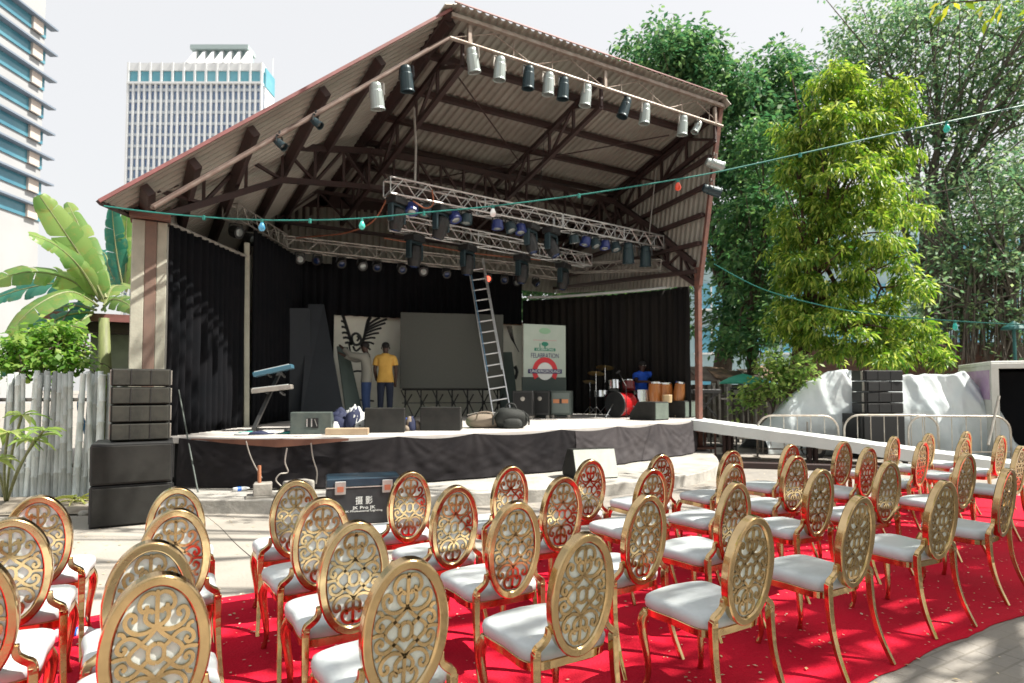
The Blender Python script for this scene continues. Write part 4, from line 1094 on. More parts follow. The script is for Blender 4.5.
# ---- banner
A_ = at(523.5, 377, 14.3); B_ = at(565.5, 377, 14.75); zt = at(523.5, 323.5, 14.3).z
ang = math.atan2(B_.y-A_.y, B_.x-A_.x); wd = (Vector(B_.xy)-Vector(A_.xy)).length; cen = (A_+B_)/2; hb = zt-A_.z
t = thing('event_banner', 'pale green event banner with red arch and navy lettering bar on a dark stand', 'banner', (cen.x, cen.y, HS), ang)
M_ban = mat('banner_cloth', (.44, .52, .46), .6, 0, (.38, .47, .41), 2)
zb = A_.z-HS
MB().box((0, 0, zb+hb/2), (wd, .02, hb)).build('banner_sheet', M_ban, t, world=False)
MB().box((0, .03, zb/2), (wd*1.04, .05, zb)).build('stand_board', mat('dark_green_board', (.045, .065, .06), .7), t, world=False)
for s_ in (-1, 1): MB().bar((s_*wd*.5, .03, 0), (s_*wd*.5, .03, zb+hb), .03, .03).build('stand_pole', M_alu_d, t, world=False)
def ring(cx, cz, r0, r1, a0, a1, y0, y1, n=28):
    mb = MB(); 
    for i in range(n+1):
        a = a0+(a1-a0)*i/n
        for r_, y in ((r0, y0), (r1, y0), (r1, y1), (r0, y1)): mb.v.append((cx+r_*math.cos(a), y, cz+r_*math.sin(a)))
    for i in range(n):
        for k in range(4): mb.f.append((i*4+k, i*4+(k+1) % 4, i*4+4+(k+1) % 4, i*4+4+k))
    mb.f += [(0, 1, 2, 3), (n*4+3, n*4+2, n*4+1, n*4)]
    return mb
Mred = mat('banner_red', (.55, .03, .04), .6); Mnavy = mat('banner_navy', (.03, .03, .11), .6); Mgrn = mat('banner_green', (.02, .20, .13), .6); Mpale = mat('banner_white', (.66, .70, .68), .6); Mpg = mat('banner_pale_green', (.26, .46, .30), .6)
rr = wd*.30; zc = zb+hb*.11
ring(0, zc, rr*.64, rr, R(-35), R(215), -.016, -.011).build('red_arch', Mred, t, world=False)
MB().prism([(rr*.62*math.cos(2*PI*i/24), zc+rr*.62*math.sin(2*PI*i/24)) for i in range(24)], .011, .0135, Matrix(((1, 0, 0), (0, 0, -1), (0, 1, 0)))).build('white_disc', Mpale, t, world=False)
MB().box((0, -.020, zc), (wd*.80, .012, hb*.082)).build('name_bar', Mnavy, t, world=False)
text_mesh('lettering', 'UNDERGROUND', .1, Mpale, t, (0, -.028, zc), (R(90), 0, 0), width=wd*.72)
text_mesh('lettering', 'FELABRATION', hb*.13, Mnavy, t, (0, -.013, zb+hb*.405), (R(90), 0, 0), width=wd*.66)
MB().box((0, -.013, zb+hb*.525), (wd*.50, .006, hb*.055)).build('green_strip', Mgrn, t, world=False)
text_mesh('lettering', 'CELEBRATING', hb*.05, Mpale, t, (0, -.018, zb+hb*.525), (R(90), 0, 0), width=wd*.42)
mb = MB(); mb.ball((0, -.012, zb+hb*.63), wd*.085, .004, hb*.042, 14, 8); mb.box((0, -.013, zb+hb*.58), (wd*.03, .006, hb*.05)); mb.box((-wd*.12, -.012, zb+hb*.60), (wd*.02, .004, hb*.08)); mb.build('tree_emblem', Mgrn, t, world=False)
MB().ball((0, -.010, zb+hb*.88), wd*.14, .003, hb*.06, 16, 8).build('pale_emblem', Mpg, t, world=False)
MB().box((0, -.012, zb+hb*.70), (wd*.56, .004, hb*.012)).build('thin_line', mat('banner_pink', (.5, .33, .33), .6), t, world=False)
# ---- road cases
for (x, y, D, w_, lb, gr) in ((524, 417.5, 13.6, .46, 'black amplifier case on castors, leftmost of three below the banner', 0), (541, 417.5, 13.9, .44, 'black amplifier case on castors, middle of three below the banner', 0), (562, 417.5, 14.0, .47, 'grey amplifier rack with orange lit panel on castors, rightmost of three', 1)):
    p = at(x, y, D); p.z = HS
    t = thing('amplifier_case', lb, 'case', p, back_to(p, -8), 'three cases on castors below the banner')
    MB().box((0, 0, .36), (w_, .42, .56)).build('case_body', M_wedge if gr else M_black, t, world=False, bevel=.012)
    MB().box((0, -.213, .36), (w_*.86, .012, .46)).build('front_panel', mat('rack_face', (.12, .15, .14), .5) if gr else M_blackm, t, world=False)
    if gr:
        o = MB().box((0, -.222, .40), (w_*.74, .012, .09)).build('label_strip', mat('orange_strip', (.50, .20, .09), .5), t, world=False)
        MB().box((0, -.23, .40), (w_*.12, .008, .11)).build('strip_mark', M_black, o, world=False)
    else:
        MB().ball((0, -.22, .46), .05, .008, .05).build('badge', M_alu_d, t, world=False)
    for sx in (-1, 1):
        for sy in (-1, 1): MB().lathe([(.01, -.018), (.04, -.016), (.04, .016), (.01, .018)], (sx*w_*.40, sy*.16, .04), 10, Matrix.Rotation(R(90), 3, 'X')).box((sx*w_*.40, sy*.16, .065), (.06, .06, .03)).build('castor', M_alu_d, t, world=False)
# ---- ladder leaning on the back truss
top = on(T3a, T3b, 473)-Vector((0, .17, -.02)); foot = on_stage(503, 419)
t = thing('ladder', 'tall pale aluminium extension ladder leaning on the back truss', 'ladder', foot)
d = (top-foot); L = d.length; dn = d.normalized(); sd = Vector((math.cos(YAW), -math.sin(YAW), 0)); sd = (sd-dn*sd.dot(dn)).normalized(); nn_ = sd.cross(dn)
mb = MB()
for s_ in (-1, 1): MB().bar(foot+sd*s_*.20, foot+dn*(L*1.02)+sd*s_*.20, .028, .07, nn_).build('rail', M_ladder, t, bevel=.004)
for s_ in (-1, 1): MB().bar(foot+sd*s_*.165+nn_*.07+dn*L*.28, foot+sd*s_*.165+nn_*.07+dn*L*1.0, .025, .06, nn_).build('rail', M_ladderb if s_ < 0 else M_ladder, t, bevel=.004)
k = 0
while .18+.29*k < L:
    q = foot+dn*(.18+.29*k); MB().tube([q-sd*.20, q+sd*.20], .017, 8).build('rung', M_ladder, t); k += 1

# ---- drum kit
p = on_stage(622, 417.2)
t = thing('drum_kit', 'drum kit with red bass drum and chrome stands before the faded curtain', 'drum kit', p, back_to(p, 6))
M_red = mat('red_drum_shell', (.42, .008, .012), .25, 0, coat=.6); M_chr = mat('chrome', (.72, .74, .75), .15, 1.0); M_skin_d = mat('drum_skin', (.62, .62, .58), .5); M_cym = mat('cymbal_brass', (.62, .45, .18), .3, .9)
Mx90 = Matrix.Rotation(R(90), 3, 'X')
MB().lathe([(.29, -.22), (.29, .22)], (0, 0, .31), 28, Matrix.Rotation(R(-48), 3, 'Z') @ Mx90).build('bass_drum', M_red, t, world=False, smooth=False)
MB().lathe([(.28, .215), (.315, .215), (.315, .255), (.28, .255)], (0, 0, .31), 28, Matrix.Rotation(R(-48), 3, 'Z') @ Mx90).build('bass_hoop', M_black, t, world=False)
MB().lathe([(.28, .226), (.05, .229), (.005, .23)], (0, 0, .31), 28, Matrix.Rotation(R(-48), 3, 'Z') @ Mx90).build('bass_skin', M_blackm, t, world=False)
def drum(x, y, z, r, h, tilt, m_=M_red):
    M = Euler((tilt, 0, 0)).to_matrix()
    o = MB().lathe([(r, -h/2), (r, h/2)], (x, y, z), 20, M).build('tom_drum', m_, t, world=False)
    MB().lathe([(r*.98, h/2), (r*1.05, h/2-.015), (r*1.05, h/2+.012), (r*.97, h/2+.012)], (x, y, z), 20, M).build('hoop', M_chr, o, world=False)
    MB().lathe([(r*.96, h/2+.001), (.005, h/2+.003)], (x, y, z), 20, M).build('drum_skin', M_skin_d, o, world=False)
drum(-.17, .06, .76, .14, .20, -.3, M_chr); drum(.17, .06, .76, .15, .21, -.3, mat('dark_red_shell', (.12, .02, .02), .3)); drum(.50, .2, .45, .20, .36, -.1, M_chr); drum(-.48, .22, .55, .17, .14, -.1, M_chr)
def stand(x, y, h):
    mb = MB(); mb.tube([(x, y, .12), (x, y, h)], .011, 6)
    for k in range(3):
        a = 2*PI*k/3+.4; mb.tube([(x, y, .26), (x+.24*math.cos(a), y+.24*math.sin(a), .01)], .009, 5)
    mb.build('stand', M_chr, t, world=False)
for x, y, h, r in ((-.62, .0, 1.05, .20), (-.38, .25, 1.2, .22), (.95, .25, .85, .16), (-.75, .3, .85, .17)):
    stand(x, y, h)
    MB().lathe([(r, 0), (r*.5, .012), (.03, .022), (.004, .035)], (x, y, h), 20, Euler((-.25, .1, 0)).to_matrix()).build('cymbal', M_cym, t, world=False)
for sx in (-1, 1): MB().tube([(sx*.2, -.1, .35), (sx*.42, -.34, .01)], .012, 6).build('spur', M_chr, t, world=False)
mb = MB(); mb.tube([(.05, -.5, 0), (.05, -.45, .75), (-.1, -.2, 1.08)], .009, 6); mb.lathe([(.02, -.06), (.026, 0), (.024, .05)], (-.1, -.2, 1.09), 8, Matrix.Rotation(R(50), 3, 'Y')); mb.build('microphone_stand', M_black, t, world=False)
# ---- congas
p = on_stage(676, 418)+Vector((.05, .40, 0))
t = thing('conga_drums', 'set of orange wooden congas on a stand right of the drummer', 'drums', p, back_to(p, 0))
M_wood = mat('conga_wood', (.50, .20, .055), .35, 0, (.36, .13, .035), 3, stretch=(12, 12, .6), coat=.4)
for (x, y, h, r, tl) in ((-.24, 0, .62, .15, 0), (.02, .06, .60, .15, 0), (.28, -.02, .62, .145, .18)):
    M = Euler((0, tl, 0)).to_matrix()
    o = MB().lathe([(r*.72, 0), (r*.95, h*.35), (r*1.08, h*.62), (r*.98, h)], (x, y, .22), 18, M).build('conga', M_wood, t, world=False, smooth=False)
    MB().lathe([(r*1.0, h-.03), (r*1.05, h-.03), (r*1.05, h+.012), (r*.99, h+.012)], (x, y, .22), 18, M).build('hoop', M_chr, o, world=False)
    MB().lathe([(r*.98, h+.002), (.005, h+.004)], (x, y, .22), 18, M).build('drum_skin', M_skin_d, o, world=False)
MB().lathe([(.11, 0), (.12, .17), (.11, .18)], (.05, -.2, .36), 16).build('small_drum', mat('pale_wood', (.55, .42, .24), .5), t, world=False)
mb = MB()
for x in (-.3, .0, .3): mb.tube([(x, .0, .24), (x-.08, -.2, 0)], .012, 6).tube([(x, .0, .24), (x+.08, .2, 0)], .012, 6)
mb.tube([(-.35, 0, .26), (.35, 0, .26)], .012, 6); mb.build('stand', M_chr, t, world=False)
p = on_stage(673, 417)+Vector((.25, .6, 0)); 
tag(MB().box((p.x, p.y, HS+.55), (.5, .35, 1.1), (0, 0, R(-60))).build('guitar_amplifier', M_spk, bevel=.015), 'tall dark amplifier cabinet behind the congas', 'amplifier')

# ================================================================== PEOPLE
def skin_mesh(name, J, edges, material, parent, sub=2, root=None, loc=(0, 0, 0)):
    """one continuous surface grown round joints J {name: (x,y,z,r) or (x,y,z,rx,ry)}"""
    names_ = list(J); idx = {k: i for i, k in enumerate(names_)}
    me = bpy.data.meshes.new(name)
    me.from_pydata([J[k][:3] for k in names_], [(idx[a], idx[b]) for a, b in edges], [])
    o = bpy.data.objects.new(name, me); COL.objects.link(o)
    md = o.modifiers.new('skin', 'SKIN'); md.use_smooth_shade = True
    if not me.skin_vertices: me.skin_vertices.new()
    lay = me.skin_vertices[0].data
    for k in names_:
        r_ = J[k][3:]; lay[idx[k]].radius = (r_[0], r_[1] if len(r_) > 1 else r_[0])
    if root: lay[idx[root]].use_root = True
    ss = o.modifiers.new('sub', 'SUBSURF'); ss.levels = sub; ss.render_levels = sub
    dg = bpy.context.evaluated_depsgraph_get(); bpy.context.view_layer.update()
    me2 = bpy.data.meshes.new_from_object(o.evaluated_get(dg)); me2.name = name
    o.modifiers.clear(); o.data = me2; me2.materials.clear(); me2.materials.append(material)
    me2.polygons.foreach_set('use_smooth', [True]*len(me2.polygons))
    o.parent = parent
    return o
def person(label, loc, rz, J, shirt, trousers, shirt_short=True, seated=False):
    t = thing('person', label, 'person', loc, rz)
    E = [('pel', 'sp1'), ('sp1', 'chest'), ('chest', 'neck'), ('neck', 'jaw'), ('jaw', 'head'), ('head', 'crown')]
    for s in 'LR':
        E += [('chest', 'sh'+s), ('sh'+s, 'el'+s), ('el'+s, 'wr'+s), ('wr'+s, 'ha'+s), ('pel', 'hip'+s), ('hip'+s, 'kn'+s), ('kn'+s, 'an'+s), ('an'+s, 'to'+s)]
        for k in range(4): E.append(('ha'+s, 'f%d%s' % (k, s)))
    for s in 'LR':
        h = Vector(J['ha'+s][:3]); w_ = Vector(J['wr'+s][:3]); d = (h-w_).normalized(); sd = d.cross(Vector((0, 0, 1)));
        sd = sd.normalized() if sd.length > .1 else Vector((0, 1, 0))
        for k in range(4):
            q = h+d*(.075 if k else .04)+sd*((-.03, -.012, .010, .030)[k]) ; J['f%d%s' % (k, s)] = (*q, .009)
    BODY = [skin_mesh('body', J, E, M_skin, t, root='pel')]
    # hair
    c = Vector(J['head'][:3])
    MB().ball((c.x, c.y-.012, c.z+.045), .088, .10, .082, 16, 10).build('hair', M_hair, t, smooth=True, world=False)
    body = BODY[0]; me = body.data; nv = len(me.vertices)
    co = np.zeros(nv*3); me.vertices.foreach_get('co', co); co = co.reshape(-1, 3)
    no = np.zeros(nv*3); me.vertices.foreach_get('normal', no); no = no.reshape(-1, 3)
    best = np.full(nv, 9e9); bone = np.zeros(nv, int); par = np.zeros(nv)
    for i, (p_, q_) in enumerate(E):
        A_ = np.array(J[p_][:3]); B_ = np.array(J[q_][:3]); d_ = B_-A_; tt = np.clip(((co-A_)@d_)/(d_@d_), 0, 1)
        ds = np.linalg.norm(co-(A_+tt[:, None]*d_), axis=1); r_ = J[p_][3]*(1-tt)+J[q_][3]*tt; ds = ds/np.maximum(r_, .02)
        m_ = ds < best; best[m_] = ds[m_]; bone[m_] = i; par[m_] = tt[m_]
    def cover(name, rule, off, material, hem=None):
        ok = np.array([rule(E[bone[i]], par[i]) for i in range(nv)])
        fs = [tuple(f.vertices) for f in me.polygons if all(ok[k] for k in f.vertices) and (hem is None or any(co[k][2] > hem for k in f.vertices))]
        used = sorted({k for f in fs for k in f}); ix = {k: j for j, k in enumerate(used)}
        mb = MB(); mb.v = [tuple(co[k]+no[k]*off) for k in used]
        if hem is not None: mb.v = [(q[0], q[1], max(hem, q[2])) for q in mb.v]
        mb.f = [tuple(ix[k] for k in f) for f in fs]
        return mb.build(name, material, t, smooth=True, world=False, solid=.008)
    def r_shirt(e, u):
        if e in (('pel', 'sp1'), ('sp1', 'chest')) or e[0] == 'chest' and e[1][:2] == 'sh': return True
        if e == ('chest', 'neck'): return u < .62
        if e[0] == 'pel': return True
        if e[0][:3] == 'hip': return u < .4
        if e[0][:2] == 'sh': return u < (.68 if shirt_short else 2)
        if e[0][:2] == 'el': return not shirt_short and u < .9
        return False
    def r_trs(e, u):
        if e == ('pel', 'sp1'): return u < .3
        return e[0] == 'pel' and e[1][:3] == 'hip' or e[0][:3] == 'hip' or e[0][:2] == 'kn' and u < .96
    cover('shirt', r_shirt, .022, shirt, J['pel'][2]-.10); cover('trousers', r_trs, .012, trousers)
    for s in 'LR':
        a, b = Vector(J['an'+s][:3]), Vector(J['to'+s][:3]); d = b-a; d.z = 0
        MB().bar(Vector((a.x, a.y, .035))-d.normalized()*.06, Vector((b.x, b.y, .03))+d.normalized()*.03, .085, .065).build('shoe', M_black, t, world=False, bevel=.02, segs=2)
    # face
    hc = Vector(J['head'][:3])
    MB().ball((hc.x, hc.y+.10, hc.z-.012), .014, .02, .022, 8, 6).build('nose', M_skin, t, smooth=True, world=False)
    for sx in (-1, 1):
        MB().ball((hc.x+sx*.088, hc.y, hc.z-.01), .012, .022, .032, 8, 6).build('ear', M_skin, t, smooth=True, world=False)
        MB().ball((hc.x+sx*.034, hc.y+.083, hc.z+.012), .012, .008, .008, 8, 6).build('eye', mat('eye_white', (.6, .58, .54), .3), t, smooth=True, world=False)
    MB().ball((hc.x, hc.y+.085, hc.z-.058), .028, .008, .008, 8, 6).build('mouth', mat('lip', (.10, .03, .028), .5), t, smooth=True, world=False)
    return t
def standing(h=1.72):
    return {'pel': (0, 0, .93, .14, .105), 'sp1': (0, -.01, 1.10, .125, .095), 'chest': (0, -.01, 1.32, .155, .105), 'neck': (0, 0, 1.47, .052), 'jaw': (0, .02, 1.535, .065, .07), 'head': (0, .02, 1.61, .082, .092), 'crown': (0, .01, 1.69, .055, .06),
            'shL': (-.185, 0, 1.38, .06), 'elL': (-.235, -.02, 1.10, .043), 'wrL': (-.22, .06, .86, .030), 'haL': (-.215, .08, .79, .032),
            'shR': (.185, 0, 1.38, .06), 'elR': (.235, -.02, 1.10, .043), 'wrR': (.22, .06, .86, .030), 'haR': (.215, .08, .79, .032),
            'hipL': (-.095, 0, .86, .09), 'knL': (-.10, .01, .49, .062), 'anL': (-.105, -.02, .09, .042), 'toL': (-.115, .13, .03, .032),
            'hipR': (.095, 0, .86, .09), 'knR': (.10, .01, .49, .062), 'anR': (.105, -.02, .09, .042), 'toR': (.115, .13, .03, .032)}
M_jean = mat('blue_jeans', (.02, .045, .13), .85, 0, (.03, .06, .16), 8); M_jeand = mat('dark_jeans', (.015, .022, .045), .85); M_gshirt = mat('grey_shirt', (.24, .24, .21), .85); M_yshirt = mat('yellow_shirt', (.66, .40, .09), .85, 0, (.58, .34, .07), 6)
# man in grey: arms raised to the left, looking down at his hands
J = standing()
J.update({'shR': (.17, .04, 1.38, .06), 'elR': (.13, .28, 1.33, .043), 'wrR': (.02, .50, 1.42, .030), 'haR': (-.01, .57, 1.46, .032), 'shL': (-.17, .04, 1.38, .06), 'elL': (-.18, .30, 1.42, .043), 'wrL': (-.10, .48, 1.56, .030), 'haL': (-.08, .54, 1.61, .032),
          'head': (0, .05, 1.60, .082, .092), 'crown': (0, .05, 1.685, .055, .06), 'jaw': (0, .045, 1.53, .065, .07)})
p = at(366, 423, 13.2); p.z = HS
person('man in grey shirt and blue jeans with raised arms beside the mural', p, R(62), J, M_gshirt, M_jean, shirt_short=False)
J = standing(); J.update({'wrL': (-.20, .10, .88, .03), 'haL': (-.16, .16, .86, .032)})
p = at(385, 423, 13.4); p.z = HS
person('man in yellow shirt and dark jeans seen from behind before the mural', p, R(-20), J, M_yshirt, M_jeand)
# drummer, seated, left arm stretched to the congas
J = {'pel': (0, 0, .60, .14, .11), 'sp1': (0, .02, .76, .125, .10), 'chest': (0, .05, .97, .155, .11), 'neck': (0, .07, 1.12, .052), 'jaw': (0, .10, 1.18, .065, .07), 'head': (0, .11, 1.255, .082, .092), 'crown': (0, .10, 1.335, .055, .06),
     'shL': (-.185, .06, 1.03, .06), 'elL': (-.26, .26, .86, .043), 'wrL': (-.14, .46, .86, .03), 'haL': (-.10, .52, .86, .032),
     'shR': (.185, .05, 1.04, .06), 'elR': (.42, .16, 1.06, .043), 'wrR': (.62, .30, 1.10, .03), 'haR': (.68, .34, 1.12, .032),
     'hipL': (-.11, .05, .56, .095), 'knL': (-.2, .42, .50, .066), 'anL': (-.2, .44, .09, .042), 'toL': (-.22, .58, .03, .032),
     'hipR': (.11, .05, .56, .095), 'knR': (.22, .42, .50, .066), 'anR': (.22, .44, .09, .042), 'toR': (.24, .58, .03, .032)}
p = on_stage(652, 416.6); p.z = HS
dr = person('drummer in bright blue shirt sitting behind the drum kit with one arm out', p+Vector((-.05, .35, 0)), R(180)-YAW+R(18), {k: (-v[0], *v[1:]) for k, v in J.items()}, M_blue, M_jean)
t = thing('drum_stool', 'round black stool under the drummer in blue', 'stool', dr.location)
MB().lathe([(.15, .44), (.17, .46), (.17, .50), (.15, .515)], n=18).build('seat', M_black, t, world=False)
for k in range(3): MB().tube([(0, 0, .43), (.2*math.cos(2.1*k), .2*math.sin(2.1*k), 0)], .014, 6).build('leg', M_chr, t, world=False)

# ================================================================== RIGHT OF THE STAGE
# ---- white ramp
ra, rb = Vector((10.45, 9.95, .885)), Vector((14.05, 5.15, .16))
t = thing('white_ramp', 'long white cloth covered ramp sloping down from the right stage corner', 'ramp', ra.lerp(rb, .5)*1.0)
d = (rb-ra).normalized(); s_ = d.cross(Vector((0, 0, 1))).normalized(); u_ = s_.cross(d)
def rampcloth(u, v):
    # v: 0 far hem -> top -> near hem
    L = (rb-ra).length; p = ra+d*(L*u); W = .62
    if v < .2: q = p - s_*W - u_*(.20*(1-v/.2))
    elif v < .8: q = p + s_*(W*((v-.5)/.3))
    else: q = p + s_*(W+.015) - u_*(.22*((v-.8)/.2))+s_*.02*fbm((u*18, v*2, 1))*((v-.8)/.2)
    q = q + u_*(.010*fbm((u*20, v*6, 3)))
    return q
MB().grid(rampcloth, 120, 30).build('cloth', M_whitecloth, t, smooth=False, solid=.008)
MB().bar(ra-u_*.06, rb-u_*.06, 1.16, .10, u_).build('board', M_ply, t)
for k in (.12, .40, .68):
    q = ra.lerp(rb, k)-u_*.1
    mb = MB()
    for sx in (-1, 1): mb.bar(q+s_*sx*.45, Vector((q.x, q.y, 0))+s_*sx*.45, .05, .05); mb.bar(q+s_*sx*.45+d*.12, Vector((q.x, q.y, 0))+s_*sx*.45+d*.12, .04, .04)
    mb.bar(Vector((q.x, q.y, .12))-s_*.5, Vector((q.x, q.y, .12))+s_*.5, .04, .04); mb.build('trestle', M_rust, t)
# ---- crowd barriers
def barrier(x0, x1, ytop, D, label, H_=1.05):
    a = at(x0, ytop, D); b = at(x1, ytop, D*.985); a.z = b.z = 0
    L = (b-a).length; dd = (b-a).normalized()
    t = thing('crowd_barrier', label, 'barrier', a.lerp(b, .5), 0, 'steel crowd barriers before the white tarpaulin')
    top = at((x0+x1)/2, ytop, D).z; r_ = .32
    pts = [a+dz*.12]
    pts += [a+dz*(top-r_)]+[a+dd*(r_-r_*math.cos(k*PI/12))+dz*(top-r_+r_*math.sin(k*PI/12)) for k in range(1, 7)]
    pts += [b-dd*(r_-r_*math.sin(k*PI/12))+dz*(top-r_+r_*math.cos(k*PI/12)) for k in range(0, 6)]+[b+dz*(top-r_), b+dz*.12]
    MB().tube(pts, .022, 8).build('rail_frame', M_bar, t, smooth=True)
    mb = MB(); mb.tube([a+dz*.22, b+dz*.22], .016, 6); n = max(4, round(L/.28))
    for k in range(1, n):
        q = a.lerp(b, k/n); e = min(k/n*L, L-k/n*L); zz = top-.01 if e > r_ else top-r_+math.sqrt(max(0, r_*r_-(r_-e)**2))-.01
        mb.tube([q+dz*.22, q+dz*zz], .010, 6)
    mb.build('bars', M_bar, t)
    for q in (a, b):
        sd = Vector((-dd.y, dd.x, 0)); MB().bar(q-sd*.3+dz*.03, q+sd*.3+dz*.03, .05, .03).bar(q+dz*.03, q+dz*.2, .03, .03).build('foot', M_bar, t)
M_bar = mat('galvanised_barrier', (.55, .53, .48), .4, .4, (.38, .33, .27), 6)
barrier(757, 838, 415.5, 13.5, 'steel crowd barrier with rounded ends, before the tree trunk')
barrier(844, 938, 415, 13.2, 'steel crowd barrier with rounded ends, in front of the black line speakers')
barrier(908, 1010, 416, 12.95, 'steel crowd barrier with rounded ends, nearest the dark trailer opening')
# ---- tarpaulin over stacked gear
FOLDS = [(808, 10, 5, .10), (820, -9, 4, .07), (836, 16, 5, .09), (848, 4, 4, -.08), (905, 14, 6, .12), (918, -12, 5, .08), (934, 9, 4, -.10), (946, 22, 5, .14), (958, -10, 5, .12), (962, 14, 4, .10), (972, 8, 5, -.1), (980, 16, 5, .10), (790, -6, 5, .08), (776, 4, 5, .06)]
def tarp():
    prof = [(762, 434), (774, 416), (790, 398), (806, 383), (826, 372.5), (845, 369), (860, 371.5), (880, 373), (900, 375), (922, 375.5), (942, 373.5), (952, 374.5), (962, 371), (972, 378), (985, 396), (995, 410), (1003, 440)]
    xs = [q[0] for q in prof]; ys = [q[1] for q in prof]
    Dm = 14.7
    def fn(u, v):
        x = 760+u*246; yt = float(np.interp(x, xs, ys))
        base = at(x, 389, Dm-u*.9); topz = max(.15, at(x, yt, Dm-u*.9).z)
        back = Vector((-_f.x*-1, _f.y, 0)); back = Vector((math.sin(YAW), math.cos(YAW), 0))
        # v 0 front hem .. .62 ridge .. 1 back hem
        if v < .62:
            k = v/.62; z = topz*(k**.8); off = .35*k-.10*math.sin(PI*k)
            if k > .9: z = topz*(.92+.08*math.sin((k-.9)/.1*PI/2)) if False else topz*(k**.8)
        else:
            k = (v-.62)/.38; z = topz*(1-k*k); off = .35+1.5*k
        p = Vector((base.x, base.y, 0))+back*(off-.4)
        # drag folds running from the ridge down, and broad dents
        a1 = fbm((x*.013+z*.2, z*.35, 3), 2); fo = 0
        for (x0_, kx_, w_, am) in FOLDS:
            q = (x-x0_-kx_*(2.1-z))/w_; fo += am*math.exp(-q*q)*min(1, z*1.2)
        p += -back*(.12*a1+.55*fo*(1-.6*max(0, (v-.45)/.55))+.03*fbm((x*.05, z*2.2, 5), 4))
        return (p.x, p.y, max(.01, z+.05*fbm((x*.05, z, 9))*(1-abs(v-.62))))
    return MB().grid(fn, 240, 60)
tag(tarp().build('white_tarpaulin', M_tarp, smooth=True, solid=.01), 'white plastic tarpaulin draped over a heap of gear behind the barriers', 'tarpaulin')
# ---- trailer box with dark open front
c = at(990, 361, 13.2); H_ = c.z; base = Vector((c.x, c.y, 0))
t = thing('trailer', 'white box trailer with purple panel and wide dark opening at the right', 'trailer', base, -YAW+R(-24))
W_, L_ = 3.4, 2.6
M_trl = mat('trailer_white', (.62, .63, .60), .5, 0, (.52, .53, .50), 3); M_prp = mat('purple_graphic', (.36, .22, .40), .5, 0, (.42, .32, .44), 5)
mb = MB(); mb.box((W_/2, L_/2, H_-.05), (W_, L_, .10)); mb.build('roof', M_trl, t, world=False, bevel=.02)
MB().box((.03, L_/2, H_/2-.05), (.06, L_, H_-.1)).build('side_wall', M_trl, t, world=False)
MB().box((W_-.03, L_/2, H_/2-.05), (.06, L_, H_-.1)).build('side_wall', M_trl, t, world=False)
MB().box((W_/2, L_-.03, H_/2-.05), (W_-.13, .06, H_-.1)).build('back_wall', M_blackm, t, world=False)
MB().box((W_/2, .75, H_/2-.1), (W_-.14, .05, H_-.25)).build('black_sheet', M_curt, t, world=False)  # flat black sheet set back inside the opening
MB().box((.07, .0, H_/2-.05), (.14, .08, H_-.1)).box((W_/2, 0, H_-.11), (W_, .09, .12)).build('door_frame', M_trl, t, world=False, bevel=.01)
MB().box((-.006, L_*.42, H_*.76), (.012, L_*.78, H_*.30)).build('purple_panel', M_prp, t, world=False)
MB().box((-.014, L_*.42, H_*.72), (.010, L_*.34, .03)).box((-.014, L_*.42, H_*.66), (.010, L_*.28, .03)).build('panel_stripe', mat('pale_violet', (.5, .42, .55), .5), t, world=False)
tag(MB().tube([at(999, 396, 12.9), at(988, 445, 12.6)], .028, 8).build('prop_pole', M_conc), 'pale pole propped against the edge of the trailer opening', 'pole')
# ---- things between ramp and pole fence
p = at(700, 398, 14.6)
t = thing('keyboard', 'black keyboard on a stand to the right of the red post', 'keyboard', (p.x+.2, p.y, HS), -YAW)
MB().box((0, 0, .62), (.68, .26, .09)).build('body', M_black, t, world=False, bevel=.01); MB().box((0, -.04, .669), (.60, .13, .012)).build('keys', M_whitecloth, t, world=False)
for k in (-1, 1): MB().bar((k*.26, 0, .58), (-k*.26, 0, 0), .035, .035).build('leg', M_black, t, world=False)
def mstand(x, y, D, w_, h, label, mat_=M_alu_d, shelf=2):
    p = at(x, y, D); t = thing('metal_stand', label, 'stand', (p.x, p.y, 0), -YAW+R(random.uniform(-15, 15)))
    for sx in (-1, 1):
        for sy in (-1, 1): MB().tube([(sx*w_/2, sy*.22, 0), (sx*w_/2, sy*.22, h)], .02, 6).build('leg', mat_, t, world=False)
    for k in range(shelf): MB().box((0, 0, h*(k+.6)/(shelf)), (w_, .44, .04)).build('shelf', mat_, t, world=False)
    return t
mstand(700, 440, 13.6, .5, .78, 'rusty metal stand under the ramp next to the stage', M_rustpost)
mstand(720, 440, 14.2, .6, .75, 'grey metal stand under the ramp, second from the stage', M_black)
mstand(742, 438, 14.8, .9, .62, 'low wide stand with pale top under the ramp', M_conc, 1)
mstand(738, 400, 16.2, .8, 1.62, 'tall pale metal rack before the dim pole fence', M_alu_d, 2)
p = at(733, 395, 15.8)
t = thing('equipment_box', 'small dark equipment box lying on the tall pale rack', 'box', (at(738, 400, 16.2).x, at(738, 400, 16.2).y, 1.32), -YAW)
MB().box((0, 0, .15), (.5, .3, .26)).build('case_body', M_black, t, world=False, bevel=.01); MB().box((0, -.153, .15), (.34, .01, .13)).build('front_panel', M_alu_d, t, world=False)
p = at(826, 452, 13.9)
t = thing('equipment_trolley', 'low trolley with round wheels under the lower end of the ramp', 'trolley', (p.x, p.y, 0), -YAW)
MB().box((0, 0, .40), (.9, .5, .05)).build('platform', M_rustpost, t, world=False)
